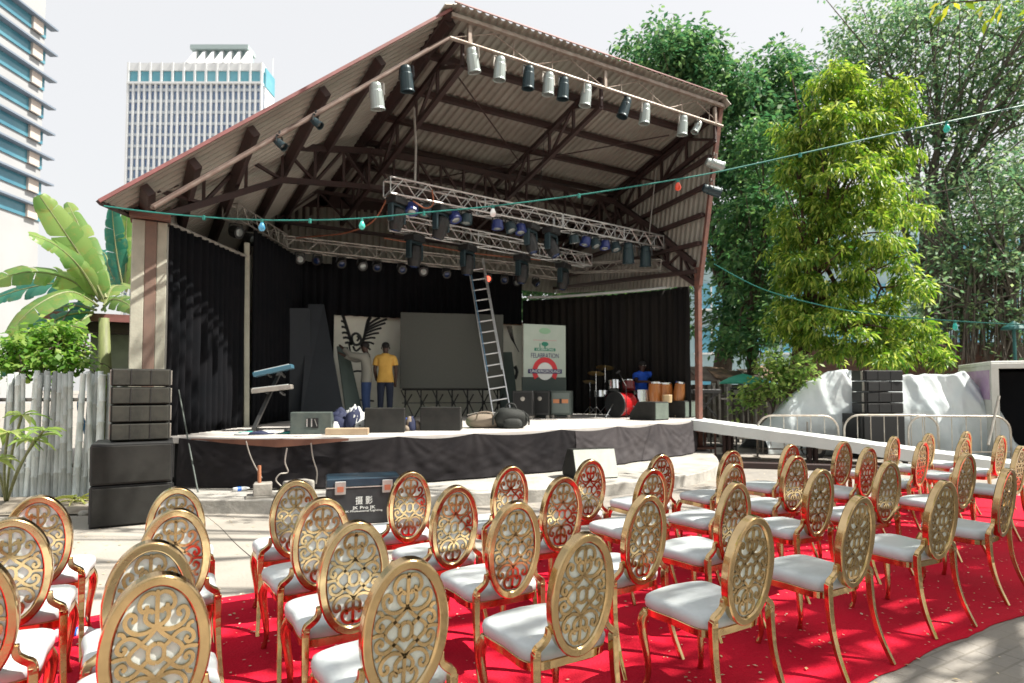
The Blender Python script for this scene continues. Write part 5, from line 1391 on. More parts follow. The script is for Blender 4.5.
for sx in (-1, 1):
    for sy in (-1, 1):
        o = MB().lathe([(.05, -.04), (.16, -.04), (.165, .04), (.05, .04)], (sx*.32, sy*.26, .165), 18, Matrix.Rotation(R(90), 3, 'X')).build('wheel', M_black, t, world=False)
        MB().lathe([(.03, -.05), (.07, -.05), (.07, .05), (.03, .05)], (sx*.32, sy*.26, .165), 12, Matrix.Rotation(R(90), 3, 'X')).build('hub', M_alu_d, o, world=False)
for sx in (-1, 1): MB().bar((sx*.42, 0, .42), (sx*.42, 0, .8), .03, .03).build('handle', M_alu_d, t, world=False)
# dark long shadow-casting beam on the paving below the ramp
q0, q1 = atz(742, 465, .06), atz(880, 469, .06)
tag(MB().bar(q0, q1, .14, .12).build('timber_beam', M_rust, bevel=.01), 'dark long beam lying on the paving below the ramp', 'beam')
# dim pole fence behind
def poles(name, label, a, b, h, material, sp, rmin, rmax, hv=.12, seed=0, nodes=True):
    rr = random.Random(seed); a = Vector(a); b = Vector(b); L = (b-a).length; n = int(L/sp)
    t = thing(name, label, 'fence', a.lerp(b, .5)); mb = MB(); side_ = (b-a).normalized().cross(dz)
    cnt = 0
    for i in range(n):
        q = a.lerp(b, (i+.5)/n)+side_*rr.uniform(-.03, .03); r_ = rr.uniform(rmin, rmax); hh = h+rr.uniform(-hv, hv*.6); lean = Vector((rr.uniform(-.09, .09), rr.uniform(-.03, .03), 0))
        pts = []; rs = []; z = 0
        while z < hh:
            f = z/hh; pts += [q+lean*f+dz*z, q+lean*f+dz*(z+.012), q+lean*f+dz*(z+.024)]; rs += [r_*.97, r_*1.2, r_*.97]
            z += rr.uniform(.26, .42)
        pts.append(q+lean+dz*hh); rs.append(r_)
        mb.tube(pts, r_, 7, rs=rs)
    mb.build('poles', material, t, smooth=True)
    m2 = MB()
    for z in (h*.25, h*.78): m2.tube([a-side_*.06+dz*z, b-side_*.06+dz*z], .03, 6)
    m2.build('cross_rail', M_bamboo2, t)
    return t
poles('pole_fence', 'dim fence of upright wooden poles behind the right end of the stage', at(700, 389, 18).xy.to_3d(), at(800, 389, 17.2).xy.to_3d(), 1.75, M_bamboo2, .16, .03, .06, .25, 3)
# shack roof and umbrella
p = at(735, 370, 19.0)
t = thing('shack', 'patched low shack roof with brown sheets behind the pole fence', 'shack', (p.x, p.y, 0), -YAW)
for k in range(7):
    x = -1.6+.55*k; MB().box((x, random.uniform(-.1, .1), 2.0+.04*(k % 3)), (.62, 1.2, .03), (R(random.uniform(14, 24)), R(random.uniform(-6, 6)), 0)).build('roof_sheet', mat('patch_%s' % ('brown', 'grey', 'tan')[k % 3], ((.16, .10, .075), (.20, .17, .15), (.38, .24, .16))[k % 3], .7, 0, (.10, .07, .06), 3), t, world=False)
MB().box((.1, .5, .85), (3.6, .1, 1.7)).build('wall', mat('shack_boards', (.10, .09, .085), .8, 0, (.06, .055, .05), 3, stretch=(8, 1, 1)), t, world=False)
p = at(743, 383, 16.8)
t = thing('parasol', 'green parasol open before the brown shack roof', 'parasol', (p.x, p.y, 0))
mb = MB(); mb.lathe([(.66, p.z-.02), (.64, p.z+.02), (.35, p.z+.17), (.03, p.z+.26)], n=12); mb.build('canopy', mat('green_canopy', (.02, .30, .20), .6, 0, (.015, .24, .16), 4), t, world=False)
MB().tube([(0, 0, 0), (0, 0, p.z+.3)], .018, 6).build('pole', M_alu_d, t, world=False)
# teal street lamp far right
p = at(1016, 352, 19)
t = thing('street_lamp', 'teal garden lamp with a round shade above the trailer roof', 'lamp', (p.x, p.y, 0))
zt = at(1012, 330, 19).z
MB().tube([(0, 0, 0), (-.1, 0, zt)], .05, 8).build('pole', mat('lamp_teal', (.02, .12, .12), .5), t, world=False)
MB().lathe([(.05, 0), (.34, .02), (.30, .09), (.10, .22), (.03, .28)], (-.1, 0, zt), 16).build('shade', MATS['lamp_teal'], t, world=False)

# ================================================================== LEFT SIDE
poles('bamboo_fence', 'weathered grey bamboo pole fence left of the speaker stack', (-5.4, 12.9, 0), (-.62, 10.45, 0), 1.80, M_bamboo, .055, .029, .040, .05, 1)
# blue strip of plastic caught on the fence
q = at(81, 414, 8.95)
tag(MB().tube(smoothpath([q+Vector((-.02, 0, .32)), q+Vector((-.03, 0, .12)), q+Vector((.01, 0, -.05)), q+Vector((.05, 0, -.2)), q+Vector((.05, 0, -.3))], 5), .02, 6, rs=[.012+.02*math.sin(PI*i/20) for i in range(21)]).build('blue_plastic', mat('blue_plastic', (.01, .24, .55), .4)), 'blue strip of plastic caught on the bamboo fence', 'plastic strip')
t = thing('hut', 'low plastered hut with rusty roof edge behind the bamboo fence', 'hut', (-.6, 16.6, 0))
MB().box((-.45, 16.9, 1.5), (2.1, 2.4, 3.0)).build('wall', mat('hut_plaster', (.36, .38, .32), .85, 0, (.25, .27, .23), 2, .2, 20), t)
MB().box((-.75, 16.7, 3.06), (2.9, 3.2, .05)).build('roof', M_rustpost, t)
MB().box((-.75, 15.08, 3.05), (2.96, .06, .16)).build('roof_edge', M_fascia, t)
MB().box((-.75, 15.5, 2.86), (2.6, .5, .22)).build('eave_board', M_rust, t)
MB().box((.28, 15.60, 2.0), (.12, .10, 2.2)).build('down_pipe', M_trl, t)

# ================================================================== BUILDINGS (their own axes face the camera direction)
M_glass = mat('tower_glass', (.10, .17, .33), .2, 0, (.20, .28, .40), .12, spec=.8)
M_teal_g = mat('teal_glass', (.07, .30, .38), .15, 0, (.16, .42, .50), .1, spec=.8)
M_bwhite = mat('white_render', (.72, .74, .75), .7, 0, (.66, .68, .69), .2)
M_bgrey = mat('grey_render', (.50, .54, .57), .7)
DT = 160; kx = DT/600
def lz(y):
    r = ray(512, y); h = r.x*math.sin(YAW)+r.y*math.cos(YAW); return EYE+r.z*DT/h
def lx(x): return ((x-129)*.965+125.5-512)*kx*1.012
t = thing('office_tower', 'tall pale office tower with white vertical fins and blue glass behind the roof', 'tower', (math.sin(YAW)*DT, math.cos(YAW)*DT, 0), -YAW)
def tb(x0, x1, y0, y1, d0, d1, name, m_, parent=None):
    """box given by picture-scale measures at the tower's distance, local x right, y deep"""
    return MB().box(((lx(x0)+lx(x1))/2, (d0+d1)/2, (lz(y0)+lz(y1))/2), (abs(lx(x1)-lx(x0)), d1-d0, abs(lz(y0)-lz(y1)))).build(name, m_, parent or t, world=False)
MB().box(((lx(130)+lx(268))/2, 4, lz(85)/2), (lx(268)-lx(130), 6, lz(85))).build('body', M_bgrey, t, world=False)
nb = 24
for i in range(nb):
    x = 129+i*(139/nb)
    o = MB().box((lx(x+2.9), .62, lz(85)/2), (kx*4.6, .8, lz(85))).build('window_strip', M_glass, t, world=False)
for k in range(28):
    y = 85+k*11.2
    if y > 385: break
    MB().box(((lx(129)+lx(268))/2, .35, lz(y+5)), (lx(268)-lx(129), .9, .75)).build('spandrel', mat('spandrel_grey', (.50, .55, .60), .7), t, world=False)
for i in range(nb+1):
    x = 129+i*(139/nb); top = 63 if i % 2 == 0 else 84
    MB().box((lx(x), -.05, lz(top)/2), (kx*1.9, .75, lz(top))).build('fin', M_bwhite, t, world=False)
tb(129, 268, 83, 71, .2, 7, 'attic_window_band', M_teal_g); tb(128, 269, 71, 63.5, -.3, 7, 'parapet', M_bwhite); tb(128, 269, 84.5, 82.5, -.6, 7, 'cornice', M_bwhite)
tb(186, 246, 63, 41, 5, 8, 'penthouse', mat('penthouse_grey', (.30, .40, .40), .7)); tb(185, 247, 41.5, 37, 3.5, 8.5, 'penthouse_roof', mat('penthouse_roof', (.34, .42, .42), .7))
for i in range(7):
    x = 189+i*9.4
    o = MB(); o.prism([(-.4, lz(63)), (5.5, lz(63)), (5.6, lz(42)), (4.2, lz(42))], lx(x), lx(x+2.6), Matrix(((0, 0, 1), (1, 0, 0), (0, 1, 0)))); o.build('roof_buttress', M_bwhite, t, world=False)
for x, y in ((187, 41), (247, 38), (241, 40), (270, 78)): MB().tube([(lx(x), 6, lz(46)), (lx(x), 6, lz(y))], .18, 5).build('mast', M_bgrey, t, world=False)
# right flank with small balconies
tb(268, 271, 85, 66, 1, 7, 'attic_window_band', M_teal_g); MB().box((lx(269), 4, lz(85)/2), (kx*2.4, 6, lz(85))).build('flank', M_bwhite, t, world=False)
# white apartment block on the left; its long face runs away from the camera
LB = -53.4
t = thing('apartment_block', 'white apartment block with slanting rows of dark windows at the left', 'building', (_r.x*LB+math.sin(YAW)*45, _r.y*LB+math.cos(YAW)*45, 0), -YAW)
MB().box((-8, 0, 30), (16, 44, 60)).build('wall', mat('pale_render', (.36, .37, .38), .8, 0, (.33, .34, .35), .2), t, world=False)
M_slab2 = mat('slab_violet', (.17, .21, .27), .7); M_beige = mat('beige_panel', (.50, .44, .40), .7)
for k, y in enumerate((0, 28, 57, 87, 115, 142, 170, 198)):
    z = EYE+(389-y)/600*64+ (0)
    MB().box((.06, 1.0, z-.85), (.20, 42, 1.35)).build('window_band', mat('band_glass', (.045, .17, .24), .15, 0, (.10, .27, .34), .15, spec=.7), t, world=False)
    MB().box((.45, 1.4, z-.05), (.9, 43, .20)).build('sun_shade', M_slab2, t, world=False)
    MB().box((.2, 20.6, z-.85), (.45, 1.4, 1.35)).build('end_panel', M_beige, t, world=False)
for y, z in ((13, 16.2), (2, 16.2), (13, 12.0), (-9, 16.2), (-9, 12.)):
    o = MB().box((.06, y, z), (.2, 2.4, 2.0)).build('window', mat('pale_pane', (.35, .50, .60), .2), t, world=False)
    MB().box((.12, y, z), (.16, .14, 2.0)).box((.12, y, z+1.05), (.22, 2.7, .14)).box((.12, y, z-1.05), (.26, 2.7, .14)).box((.12, y-1.25, z), (.22, .14, 2.2)).box((.12, y+1.25, z), (.22, .14, 2.2)).build('frame', M_bgrey, o, world=False)
# pale blue block behind the trees
DB = 42.; kx2 = DB/600
t = thing('glass_block', 'pale teal building glimpsed through the trees on the right', 'building', (math.sin(YAW)*DB, math.cos(YAW)*DB, 0), -YAW)
x0, x1 = (690-512)*kx2, (1100-512)*kx2
MB().box(((x0+x1)/2, 5, 6.5), (x1-x0, 9.4, 13)).build('wall', mat('pale_teal_render', (.42, .56, .60), .7, 0, (.34, .48, .53), .3), t, world=False)
for r_ in range(4):
    for c_ in range(9):
        xx = x0+1.6+c_*3.1; zz = 1.9+r_*3.1
        o = MB().box((xx, .26, zz), (2.2, .2, 1.8)).build('window', mat('sky_blue_pane', (.10, .36, .52), .12, 0, (.20, .46, .60), .3), t, world=False)
        MB().box((xx, .14, zz), (.10, .14, 1.8)).box((xx, .14, zz-.95), (2.5, .22, .12)).build('frame', M_bwhite, o, world=False)
# brick boundary wall behind the trailer
a, b = at(800, 389, 23), at(1120, 389, 22)
t = thing('brick_wall', 'dim reddish brick wall behind the trailer and the tree roots', 'wall', (a.x, a.y, 0), math.atan2(b.y-a.y, b.x-a.x))
Lw = (b-a).length
MB().box((Lw/2, 0, 1.6), (Lw, .25, 3.2)).build('brickwork', mat('brick_dim', (.17, .085, .065), .85, 0, (.10, .06, .05), 5, .3, 25, stretch=(1, 1, 3)), t, world=False)
MB().box((Lw/2, 0, 3.25), (Lw, .34, .10)).build('coping', M_conc, t, world=False)

# ================================================================== TREES AND PLANTS
def leaves(name, centres, per, spread, Ln, Wd, material, parent, droop=.3, up=.3, seed=0, jl=.35, sizefall=None, world=True):
    """many separate bent leaves round the given centres"""
    r_ = np.random.default_rng(seed)
    C_ = np.repeat(np.asarray(centres, float), per, axis=0); n = len(C_)
    d = r_.normal(size=(n, 3)); d /= np.linalg.norm(d, axis=1)[:, None]
    base = C_+d*spread*r_.uniform(.05, 1, (n, 1))**.7*np.array([1, 1, .8])
    out = d.copy(); out[:, 2] = out[:, 2]*.5+up-droop*1.0+r_.normal(size=n)*.25
    out += r_.normal(size=(n, 3))*.35; out /= np.linalg.norm(out, axis=1)[:, None]
    sdv = np.cross(out, r_.normal(size=(n, 3))*.45+np.array([0, 0, 1.])); sdv /= np.linalg.norm(sdv, axis=1)[:, None]+1e-9
    L = Ln*(1+r_.uniform(-jl, jl, (n, 1))); W = Wd*(1+r_.uniform(-jl, jl, (n, 1)))
    down = np.array([0, 0, -1.])
    mid_ = base+out*L*.5; tip = base+out*L*.95+down*L*droop*.6
    V = np.stack([base, mid_+sdv*W/2+down*W*.12, tip, mid_-sdv*W/2+down*W*.12], axis=1).reshape(-1, 3)
    off = np.array(parent.location) if world else np.zeros(3)
    V -= off
    me = bpy.data.meshes.new(name)
    me.vertices.add(n*4); me.vertices.foreach_set('co', V.astype(np.float32).ravel())
    me.loops.add(n*6); me.polygons.add(n*2)
    idx = np.arange(n)[:, None]*4; F_ = np.concatenate([idx+np.array([0, 1, 2]), idx+np.array([0, 2, 3])], axis=1)
    me.loops.foreach_set('vertex_index', F_.astype(np.int32).ravel())
    me.polygons.foreach_set('loop_start', (np.arange(n*2)*3).astype(np.int32))
    me.update(calc_edges=True); me.validate()
    me.materials.append(material)
    o = bpy.data.objects.new(name, me); COL.objects.link(o); o.parent = parent
    return o
def blob_points(blobs, n, seed, shell=.55):
    """points in a set of ellipsoids, denser to their outside"""
    r_ = np.random.default_rng(seed); vol = np.array([b[1][0]*b[1][1]*b[1][2] for b in blobs])**.75; vol = vol/vol.sum(); res = []
    for b, k in zip(blobs, np.maximum(1, (vol*n).astype(int))):
        d = r_.normal(size=(k, 3)); d /= np.linalg.norm(d, axis=1)[:, None]; rr = r_.uniform(shell**3, 1, (k, 1))**(1/3)
        wob = 1+.22*np.sin(d[:, :1]*7+b[0][0]*3)*np.cos(d[:, 2:]*6+b[0][1]*2)
        res.append(np.array(b[0])+d*rr*np.array(b[1])*wob)
    return np.concatenate(res)
def bpx(x, y, D, rx, ry, dd=None):
    """ellipsoid given by where it shows, its distance and its picture-scale half sizes"""
    k = D/600; p = at(x, y, D); return (tuple(p), (rx*k, (dd or rx)*k, ry*k))
def limbs(name, base, tops, r0, material, parent, seed=0, n2=6, sub=None, r1=.02, trunk_top=None):
    rr = random.Random(seed); mb = MB(); base = Vector(base); tt = Vector(trunk_top)
    P = smoothpath([base-dz*.05, base.lerp(tt, .33)+Vector((rr.uniform(-.1, .1), rr.uniform(-.1, .1), 0)), base.lerp(tt, .7)+Vector((rr.uniform(-.1, .1), rr.uniform(-.1, .1), 0)), tt], 5)
    m_ = len(P); tr = MB().tube(P, r0, 12, rs=[r0*(1.25-.25*min(1, i/3))*(1-.45*i/m_) for i in range(m_)])
    tr.build('trunk', material, parent, smooth=True)
    ends = []
    for q in tops:
        q = Vector(q); s = Vector(P[rr.randrange(m_//2, m_)])
        m1 = s.lerp(q, .4)+Vector((rr.uniform(-.3, .3), rr.uniform(-.3, .3), rr.uniform(0, .5)))
        PP = smoothpath([s, m1, q], 6); ra_ = r0*.45
        mb.tube(PP, .05, 7, rs=[ra_+(r1-ra_)*(i/(len(PP)-1))**.7 for i in range(len(PP))])
        for k in range(n2):
            a = Vector(PP[rr.randrange(4, len(PP))]); e = q+Vector((rr.gauss(0, 1), rr.gauss(0, 1), rr.gauss(0, .8)))*(sub or .8)
            Q = smoothpath([a, a.lerp(e, .5)+Vector((rr.uniform(-.15, .15),)*3), e], 4)
            mb.tube(Q, .02, 5, rs=[r1*1.3*(1-i/len(Q))+.006 for i in range(len(Q))]); ends.append(tuple(e))
    mb.build('branches', material, parent, smooth=True)
    return ends
# T1 dark tree behind the roof
L_dark = leafmat('dark_leaf', (.035, .105, .050), (.075, .175, .075), (.19, .31, .12), .40)
L_mid = leafmat('mid_leaf', (.04, .12, .05), (.08, .19, .07), (.18, .30, .10), .4)
L_lime = leafmat('lime_leaf', (.05, .14, .025), (.18, .30, .04), (.50, .57, .13), .40, .4)
L_sparse = leafmat('pale_leaf', (.08, .17, .10), (.15, .26, .13), (.30, .38, .18), .45)
L_warm = leafmat('yellow_leaf', (.14, .22, .03), (.24, .30, .04), (.38, .36, .06), .45)
def mktree(name, label, base, blobs, ncl, per, spread, Ln, Wd, lm, bark, r0, ttop, seed, droop=.3, up=.3, n2=6, sub=.8, shell=.5, r1=.02, group=None, crown='crown', tops=None, clump=None):
    t = thing(name, label, 'tree', base, 0, group)
    ends = limbs('limbs', base, tops or [b[0] for b in blobs], r0, bark, t, seed, n2, sub, r1, ttop)
    pts = blob_points(blobs, ncl, seed+1, shell)
    if clump:        # twigs gather in domed tufts with gaps between them
        r_ = np.random.default_rng(seed+9); k, rad = clump; n_ = len(pts)
        d = r_.normal(size=(n_*k, 3)); d /= np.linalg.norm(d, axis=1)[:, None]; d[:, 2] = np.abs(d[:, 2])*.75-.1
        pts = np.repeat(pts, k, axis=0)+d*rad*np.repeat(r_.uniform(.6, 1.25, (n_, 1)), k, axis=0)*r_.uniform(.75, 1, (n_*k, 1))
    leaves(crown, np.concatenate([pts, np.array(ends)]) if ends else pts, per, spread, Ln, Wd, lm, t, droop, up, seed+2)
    return t
D = 23
b0 = at(716, 389, 23.5); b0.z = 0
mktree('broadleaf_tree', 'tall dark green tree rising behind the right side of the roof', b0,
       [bpx(660, 62, D, 46, 34), bpx(700, 90, D, 46, 42), bpx(740, 130, D, 44, 60), bpx(775, 90, D+1, 40, 44), bpx(735, 210, D, 34, 60), bpx(760, 270, D, 40, 50), bpx(735, 320, D-.5, 30, 30), bpx(640, 110, D+2, 40, 40), bpx(800, 150, D+1, 40, 60), bpx(690, 55, D, 30, 26)],
       1700, 18, .5, .27, .13, L_dark, M_bark, .42, at(735, 250, 23.2), 11, .35, .2, 7, .9, .45)
b0 = at(560, 389, 24); b0.z = 0
mktree('broadleaf_tree', 'green tree seen in the gap between roof and curtain behind the stage', b0, [bpx(590, 283, 22, 40, 14), bpx(640, 283, 22, 40, 14), bpx(560, 278, 23.5, 40, 30), bpx(620, 285, 23.5, 45, 30), bpx(670, 300, 23, 30, 40), bpx(500, 300, 24, 40, 30)], 620, 16, .5, .24, .12, L_mid, M_bark, .25, at(575, 300, 24), 13, .3, .2, 4, .7, .3)
# T2 lime green tree with drooping leaves
D = 16.5
b0 = at(790, 440, 16.3); b0.z = 0
bl = [bpx(846, 78, D+.2, 20, 16), bpx(838, 100, D, 30, 24), bpx(800, 125, D+.4, 18, 18), bpx(872, 118, D-.3, 32, 28), bpx(835, 140, D-.6, 40, 26), bpx(888, 158, D-.3, 30, 20), bpx(797, 172, D, 22, 22), bpx(848, 185, D-.9, 44, 28), bpx(906, 210, D-.3, 30, 20), bpx(802, 222, D-.3, 28, 24), bpx(860, 235, D-.9, 40, 28), bpx(892, 256, D-.4, 20, 16), bpx(822, 275, D-.8, 36, 24), bpx(884, 292, D-.8, 34, 22), bpx(800, 320, D-.3, 30, 28), bpx(845, 328, D-1, 40, 26), bpx(893, 335, D-.9, 34, 20), bpx(922, 355, D-.9, 24, 12), bpx(865, 358, D-1, 40, 16), bpx(786, 265, D, 20, 22)]
mktree('lime_tree', 'bright lime green tree with drooping leaves and a reddish trunk', b0, bl, 300, 10, .15, .18, .055, L_lime, M_barkr, .26, at(815, 250, 16.4), 21, .7, .25, 4, .5, .62, clump=(11, .36))
b0 = at(752, 389, 19); b0.z = 0
mktree('broadleaf_tree', 'mid green tree filling the gap between roof post and lime green tree', b0, [bpx(770, 210, 19, 30, 36), bpx(752, 270, 19, 28, 34), bpx(770, 325, 18.5, 28, 26), bpx(735, 225, 19.5, 20, 30), bpx(762, 150, 19.5, 26, 34), bpx(735, 345, 19, 22, 18), bpx(800, 250, 18.5, 24, 40)], 420, 15, .4, .22, .11, L_mid, M_bark, .2, at(757, 270, 19), 71, .35, .2, 6, .6, .4)
# shrub at its foot
b0 = at(774, 440, 15.0); b0.z = 0
mktree('young_tree', 'small bushy tree with round light leaves in front of the reddish trunk', b0, [bpx(770, 385, 15, 26, 16), bpx(792, 374, 14.8, 22, 13), bpx(756, 394, 15, 16, 12), bpx(746, 402, 15, 11, 8), bpx(780, 362, 15, 26, 12)], 170, 10, .2, .13, .085, leafmat('round_leaf', (.10, .20, .05), (.20, .32, .08), (.40, .48, .15), .45), M_bark, .05, at(775, 398, 15), 31, .3, .2, 5, .3, .2, .01)
# T3 grey branched tree far right, sparse crown
D = 25
b0 = at(925, 389, 25); b0.z = 0
bl = [bpx(880, 30, D, 50, 30), bpx(930, 15, D, 50, 30), bpx(985, 30, D, 46, 34), bpx(900, 80, D, 44, 30), bpx(960, 85, D, 50, 34), bpx(1010, 110, D-1, 40, 40), bpx(940, 140, D, 44, 30), bpx(985, 170, D-1, 44, 30), bpx(1030, 60, D-1, 36, 40), bpx(1020, 200, D-1, 40, 30), bpx(950, 215, D-1, 40, 30), bpx(1000, 260, D-1, 44, 34), bpx(945, 290, D-1, 36, 30), bpx(850, 60, D, 30, 26), bpx(1035, 10, D-2, 36, 30)]
mktree('sparse_tree', 'tall grey branched tree with thin pale leaves at the far right', b0, bl, 1150, 17, .65, .22, .105, L_sparse, M_barkg, .42, at(930, 200, 25), 41, .3, .25, 14, 1.5, .1, .035)
b0 = at(1040, 389, 21); b0.z = 0
mktree('sparse_tree', 'grey tree with long slanting bare branches above the trailer', b0, [bpx(985, 225, 21, 40, 24), bpx(1030, 180, 21, 40, 34), bpx(960, 262, 21, 34, 20), bpx(1020, 270, 21, 40, 30), bpx(940, 310, 21, 30, 22), bpx(1000, 320, 21, 40, 18), bpx(900, 190, 22, 20, 20)], 420, 14, .6, .22, .10, L_sparse, M_barkg, .30, at(1000, 300, 21), 45, .3, .2, 16, 1.3, .1, .035)
# hanging aerial roots and creepers behind the trailer
rr = random.Random(5); mb = MB()
for k in range(150):
    x = rr.uniform(925, 1045); D = rr.uniform(20.5, 22.2); z0 = at(x, rr.uniform(225, 300), D); z1 = at(x+rr.uniform(-8, 8), rr.uniform(345, 372), D)
    mb.tube(smoothpath([z0, z0.lerp(z1, .5)+Vector((rr.uniform(-.15, .15), rr.uniform(-.15, .15), 0)), z1], 4), rr.uniform(.012, .035), 5)
tag(mb.build('hanging_roots', M_barkg), 'tangle of hanging aerial roots before the brick wall', kind='stuff')
# branch reaching into the top right corner: large tree over the seating, whose shade dapples the court
b0 = Vector((13.0, -1.5, 0))
bl = []
rr = random.Random(17)
for k in range(46):
    x = rr.uniform(2.8, 13.6); y = rr.uniform(-4.2, 5.0); z = rr.uniform(7.2, 9.6)
    q = Vector((x, y, z)); 
    rel = q-EYEV; dd = rel.dot(_f); sx_ = rel.dot(_r)/dd*FPX+512 if dd > .3 else 9e9; sy_ = PY-rel.dot(_u)/dd*FPX if dd > .3 else -9e9
    if dd > .3 and sy_ > -105 and sx_ < 1130: continue
    bl.append((tuple(q), (rr.uniform(.5, 1.0), rr.uniform(.5, 1.0), rr.uniform(.3, .5))))
bl += [((3.6, 6.3, 9.0), (1, .8, .5)), ((4.5, 6.9, 9.6), (.9, .8, .5)), ((2.6, 5.8, 9.2), (1, .8, .5)), ((5.4, 6.6, 9.6), (.8, .7, .5))]  # unseen leaf clumps added to keep sun off the left curtain
bl.append(bpx(1012, -6, 9.5, 26, 26)); bl.append(bpx(1040, 20, 9.2, 26, 24))
for k in range(34):        # unseen low boughs added behind the camera to darken the gold reflections
    bl.append(((rr.uniform(-9, 12), rr.uniform(-9.5, -4.5), rr.uniform(1.2, 6.5)), (1.7, 1.4, 1.2)))
mktree('shade_tree', 'yellow green leafy branch of a shade tree hanging in the top right corner, with added unseen boughs', b0, bl, 1600, 10, .34, .20, .085, L_warm, M_bark, .35, (11.5, .2, 6.5), 51, .5, .2, 2, .4, .2)

# ---- banana plants
M_ban1 = leafmat('banana_leaf', (.14, .27, .08), (.20, .33, .10), (.28, .40, .13), .55, .35, (.34, .30, .10))
M_ban2 = leafmat('banana_leaf_teal', (.02, .14, .10), (.03, .17, .12), (.05, .21, .14), .35, .35, (.16, .22, .10))
M_bstem = mat('banana_stem', (.22, .26, .10), .6, 0, (.14, .15, .07), 4, stretch=(4, 4, .5))
def banana_leaf(parent, pts, wd, m_, seed, roll=0):
    """a blade of strips torn apart along the side veins, each drooping a little on its own"""
    rr = random.Random(seed); P = [Vector(p) for p in smoothpath(pts, 14)]; n = len(P); mb = MB(); fr = []
    for i in range(n):
        d = (P[min(i+1, n-1)]-P[max(i-1, 0)]).normalized(); s = d.cross(Vector((-.25, -.75, .6))); s = s.normalized() if s.length > .05 else Vector((1, 0, 0))
        u = s.cross(d); f = i/(n-1); w_ = wd*max(.02, (math.sin(PI*min(1, (f*.92+.06)))**.55))*(0.12 if f < .08 else 1)
        fr.append((P[i], s, u, w_ if f < .985 else .01, d))
    for sg in (-1, 1):
        i = 0
        while i < n-1:
            j = min(n-1, i+rr.choice((2, 3, 3, 4, 5, 7, 9))); dr = rr.uniform(-.10, .30); sw = rr.uniform(-.02, .10); b0_ = len(mb.v); ww = rr.uniform(.90, 1.06)
            for k in range(i, j+1):
                p, s, u, w_, d = fr[k]
                for a in (0, .35, .7, 1):
                    pin = 1-.10*a*(1 if k in (i, j) and 0 < k < n-1 else 0)
                    mb.v.append(tuple(p+s*(sg*w_*a*ww*.95*pin)+u*(.20*w_*a-(.30+dr)*w_*a**2.2)+d*(sw*w_*a*1.5+.25*w_*a)-dz*(dr*.25*w_*a*a)))
            for k in range(j-i):
                for a in range(3): q = b0_+k*4+a; mb.f.append((q, q+1, q+5, q+4))
            i = j
    o = mb.build('leaf', m_, parent, smooth=True)
    o2 = MB().tube(P, .02, 6, rs=[.03*(1-.85*i/n) for i in range(n)]).build('midrib', M_bstem, o, world=False)
    o2.data.transform(Matrix.Translation(-Vector(parent.location)))
    return o
D = 12.2; c = at(104, 318, D)
t = thing('banana_plant', 'large banana plant with broad leaves behind the bamboo fence', 'banana plant', (c.x, c.y, 0))
MB().tube([(c.x, c.y, 0), (c.x+.05, c.y, 1.6), (c.x, c.y, 3.0)], .13, 12, rs=[.16, .13, .09]).build('stem', M_bstem, t, smooth=True)
C0 = c
def px(x, y, dD=0): return at(x, y, D+dD)
for k, (pts, wd, m_) in enumerate((
    ([(104, 300, 0), (88, 268, -.2), (62, 228, -.6), (39, 195, -.9)], .30, M_ban1),
    ([(106, 298, 0), (94, 262, .3), (80, 228, .6), (67, 202, .9)], .22, M_ban1),
    ([(100, 300, 0), (80, 268, -.4), (55, 245, -.9), (29, 234, -1.3)], .24, M_ban1),
    ([(98, 302, 0), (70, 280, -.3), (30, 272, -.8), (-14, 282, -1.2)], .34, M_ban1),
    ([(96, 305, 0), (66, 284, .2), (20, 290, .3), (-20, 305, .2)], .30, M_ban2),
    ([(98, 306, 0), (70, 292, -.6), (36, 306, -1.2), (8, 334, -1.5)], .30, M_ban1),
    ([(96, 310, 0), (70, 306, .3), (36, 318, .5), (0, 345, .6)], .26, M_ban2),
    ([(104, 306, 0), (112, 288, .4), (124, 286, .9), (142, 292, 1.3)], .26, M_ban1),
    ([(102, 310, 0), (112, 300, -.3), (124, 302, -.6), (138, 312, -.9)], .24, M_ban1),
    ([(94, 312, 0), (60, 318, -.3), (24, 345, -.4), (-8, 380, -.4)], .28, M_ban2),
    ([(92, 314, 0), (66, 330, -.5), (36, 352, -.8), (10, 372, -.9)], .24, M_ban1))):
    banana_leaf(t, [px(*q) for q in pts], wd, m_, 100+k)
D = 15.5; c = at(124, 330, D)
t = thing('banana_plant', 'upright banana plant peeping out behind the left column', 'banana plant', (c.x, c.y, 0))
MB().tube([(c.x, c.y, 0), (c.x, c.y, 3.3)], .12, 10, rs=[.15, .09]).build('stem', M_bstem, t, smooth=True)
for k, (pts, wd, m_) in enumerate((([(124, 290, 0), (118, 262, 0), (114, 232, -.1), (112, 207, -.2)], .26, M_ban2), ([(126, 290, 0), (126, 260, .1), (126, 232, .2), (128, 205, .2)], .24, M_ban1), ([(122, 292, 0), (110, 270, .2), (106, 256, .4), (100, 250, .6)], .2, M_ban2), ([(126, 292, 0), (136, 262, 0), (144, 240, 0), (150, 226, .1)], .24, M_ban1))):
    banana_leaf(t, [at(x, y, D+d_) for x, y, d_ in pts], wd, m_, 200+k)
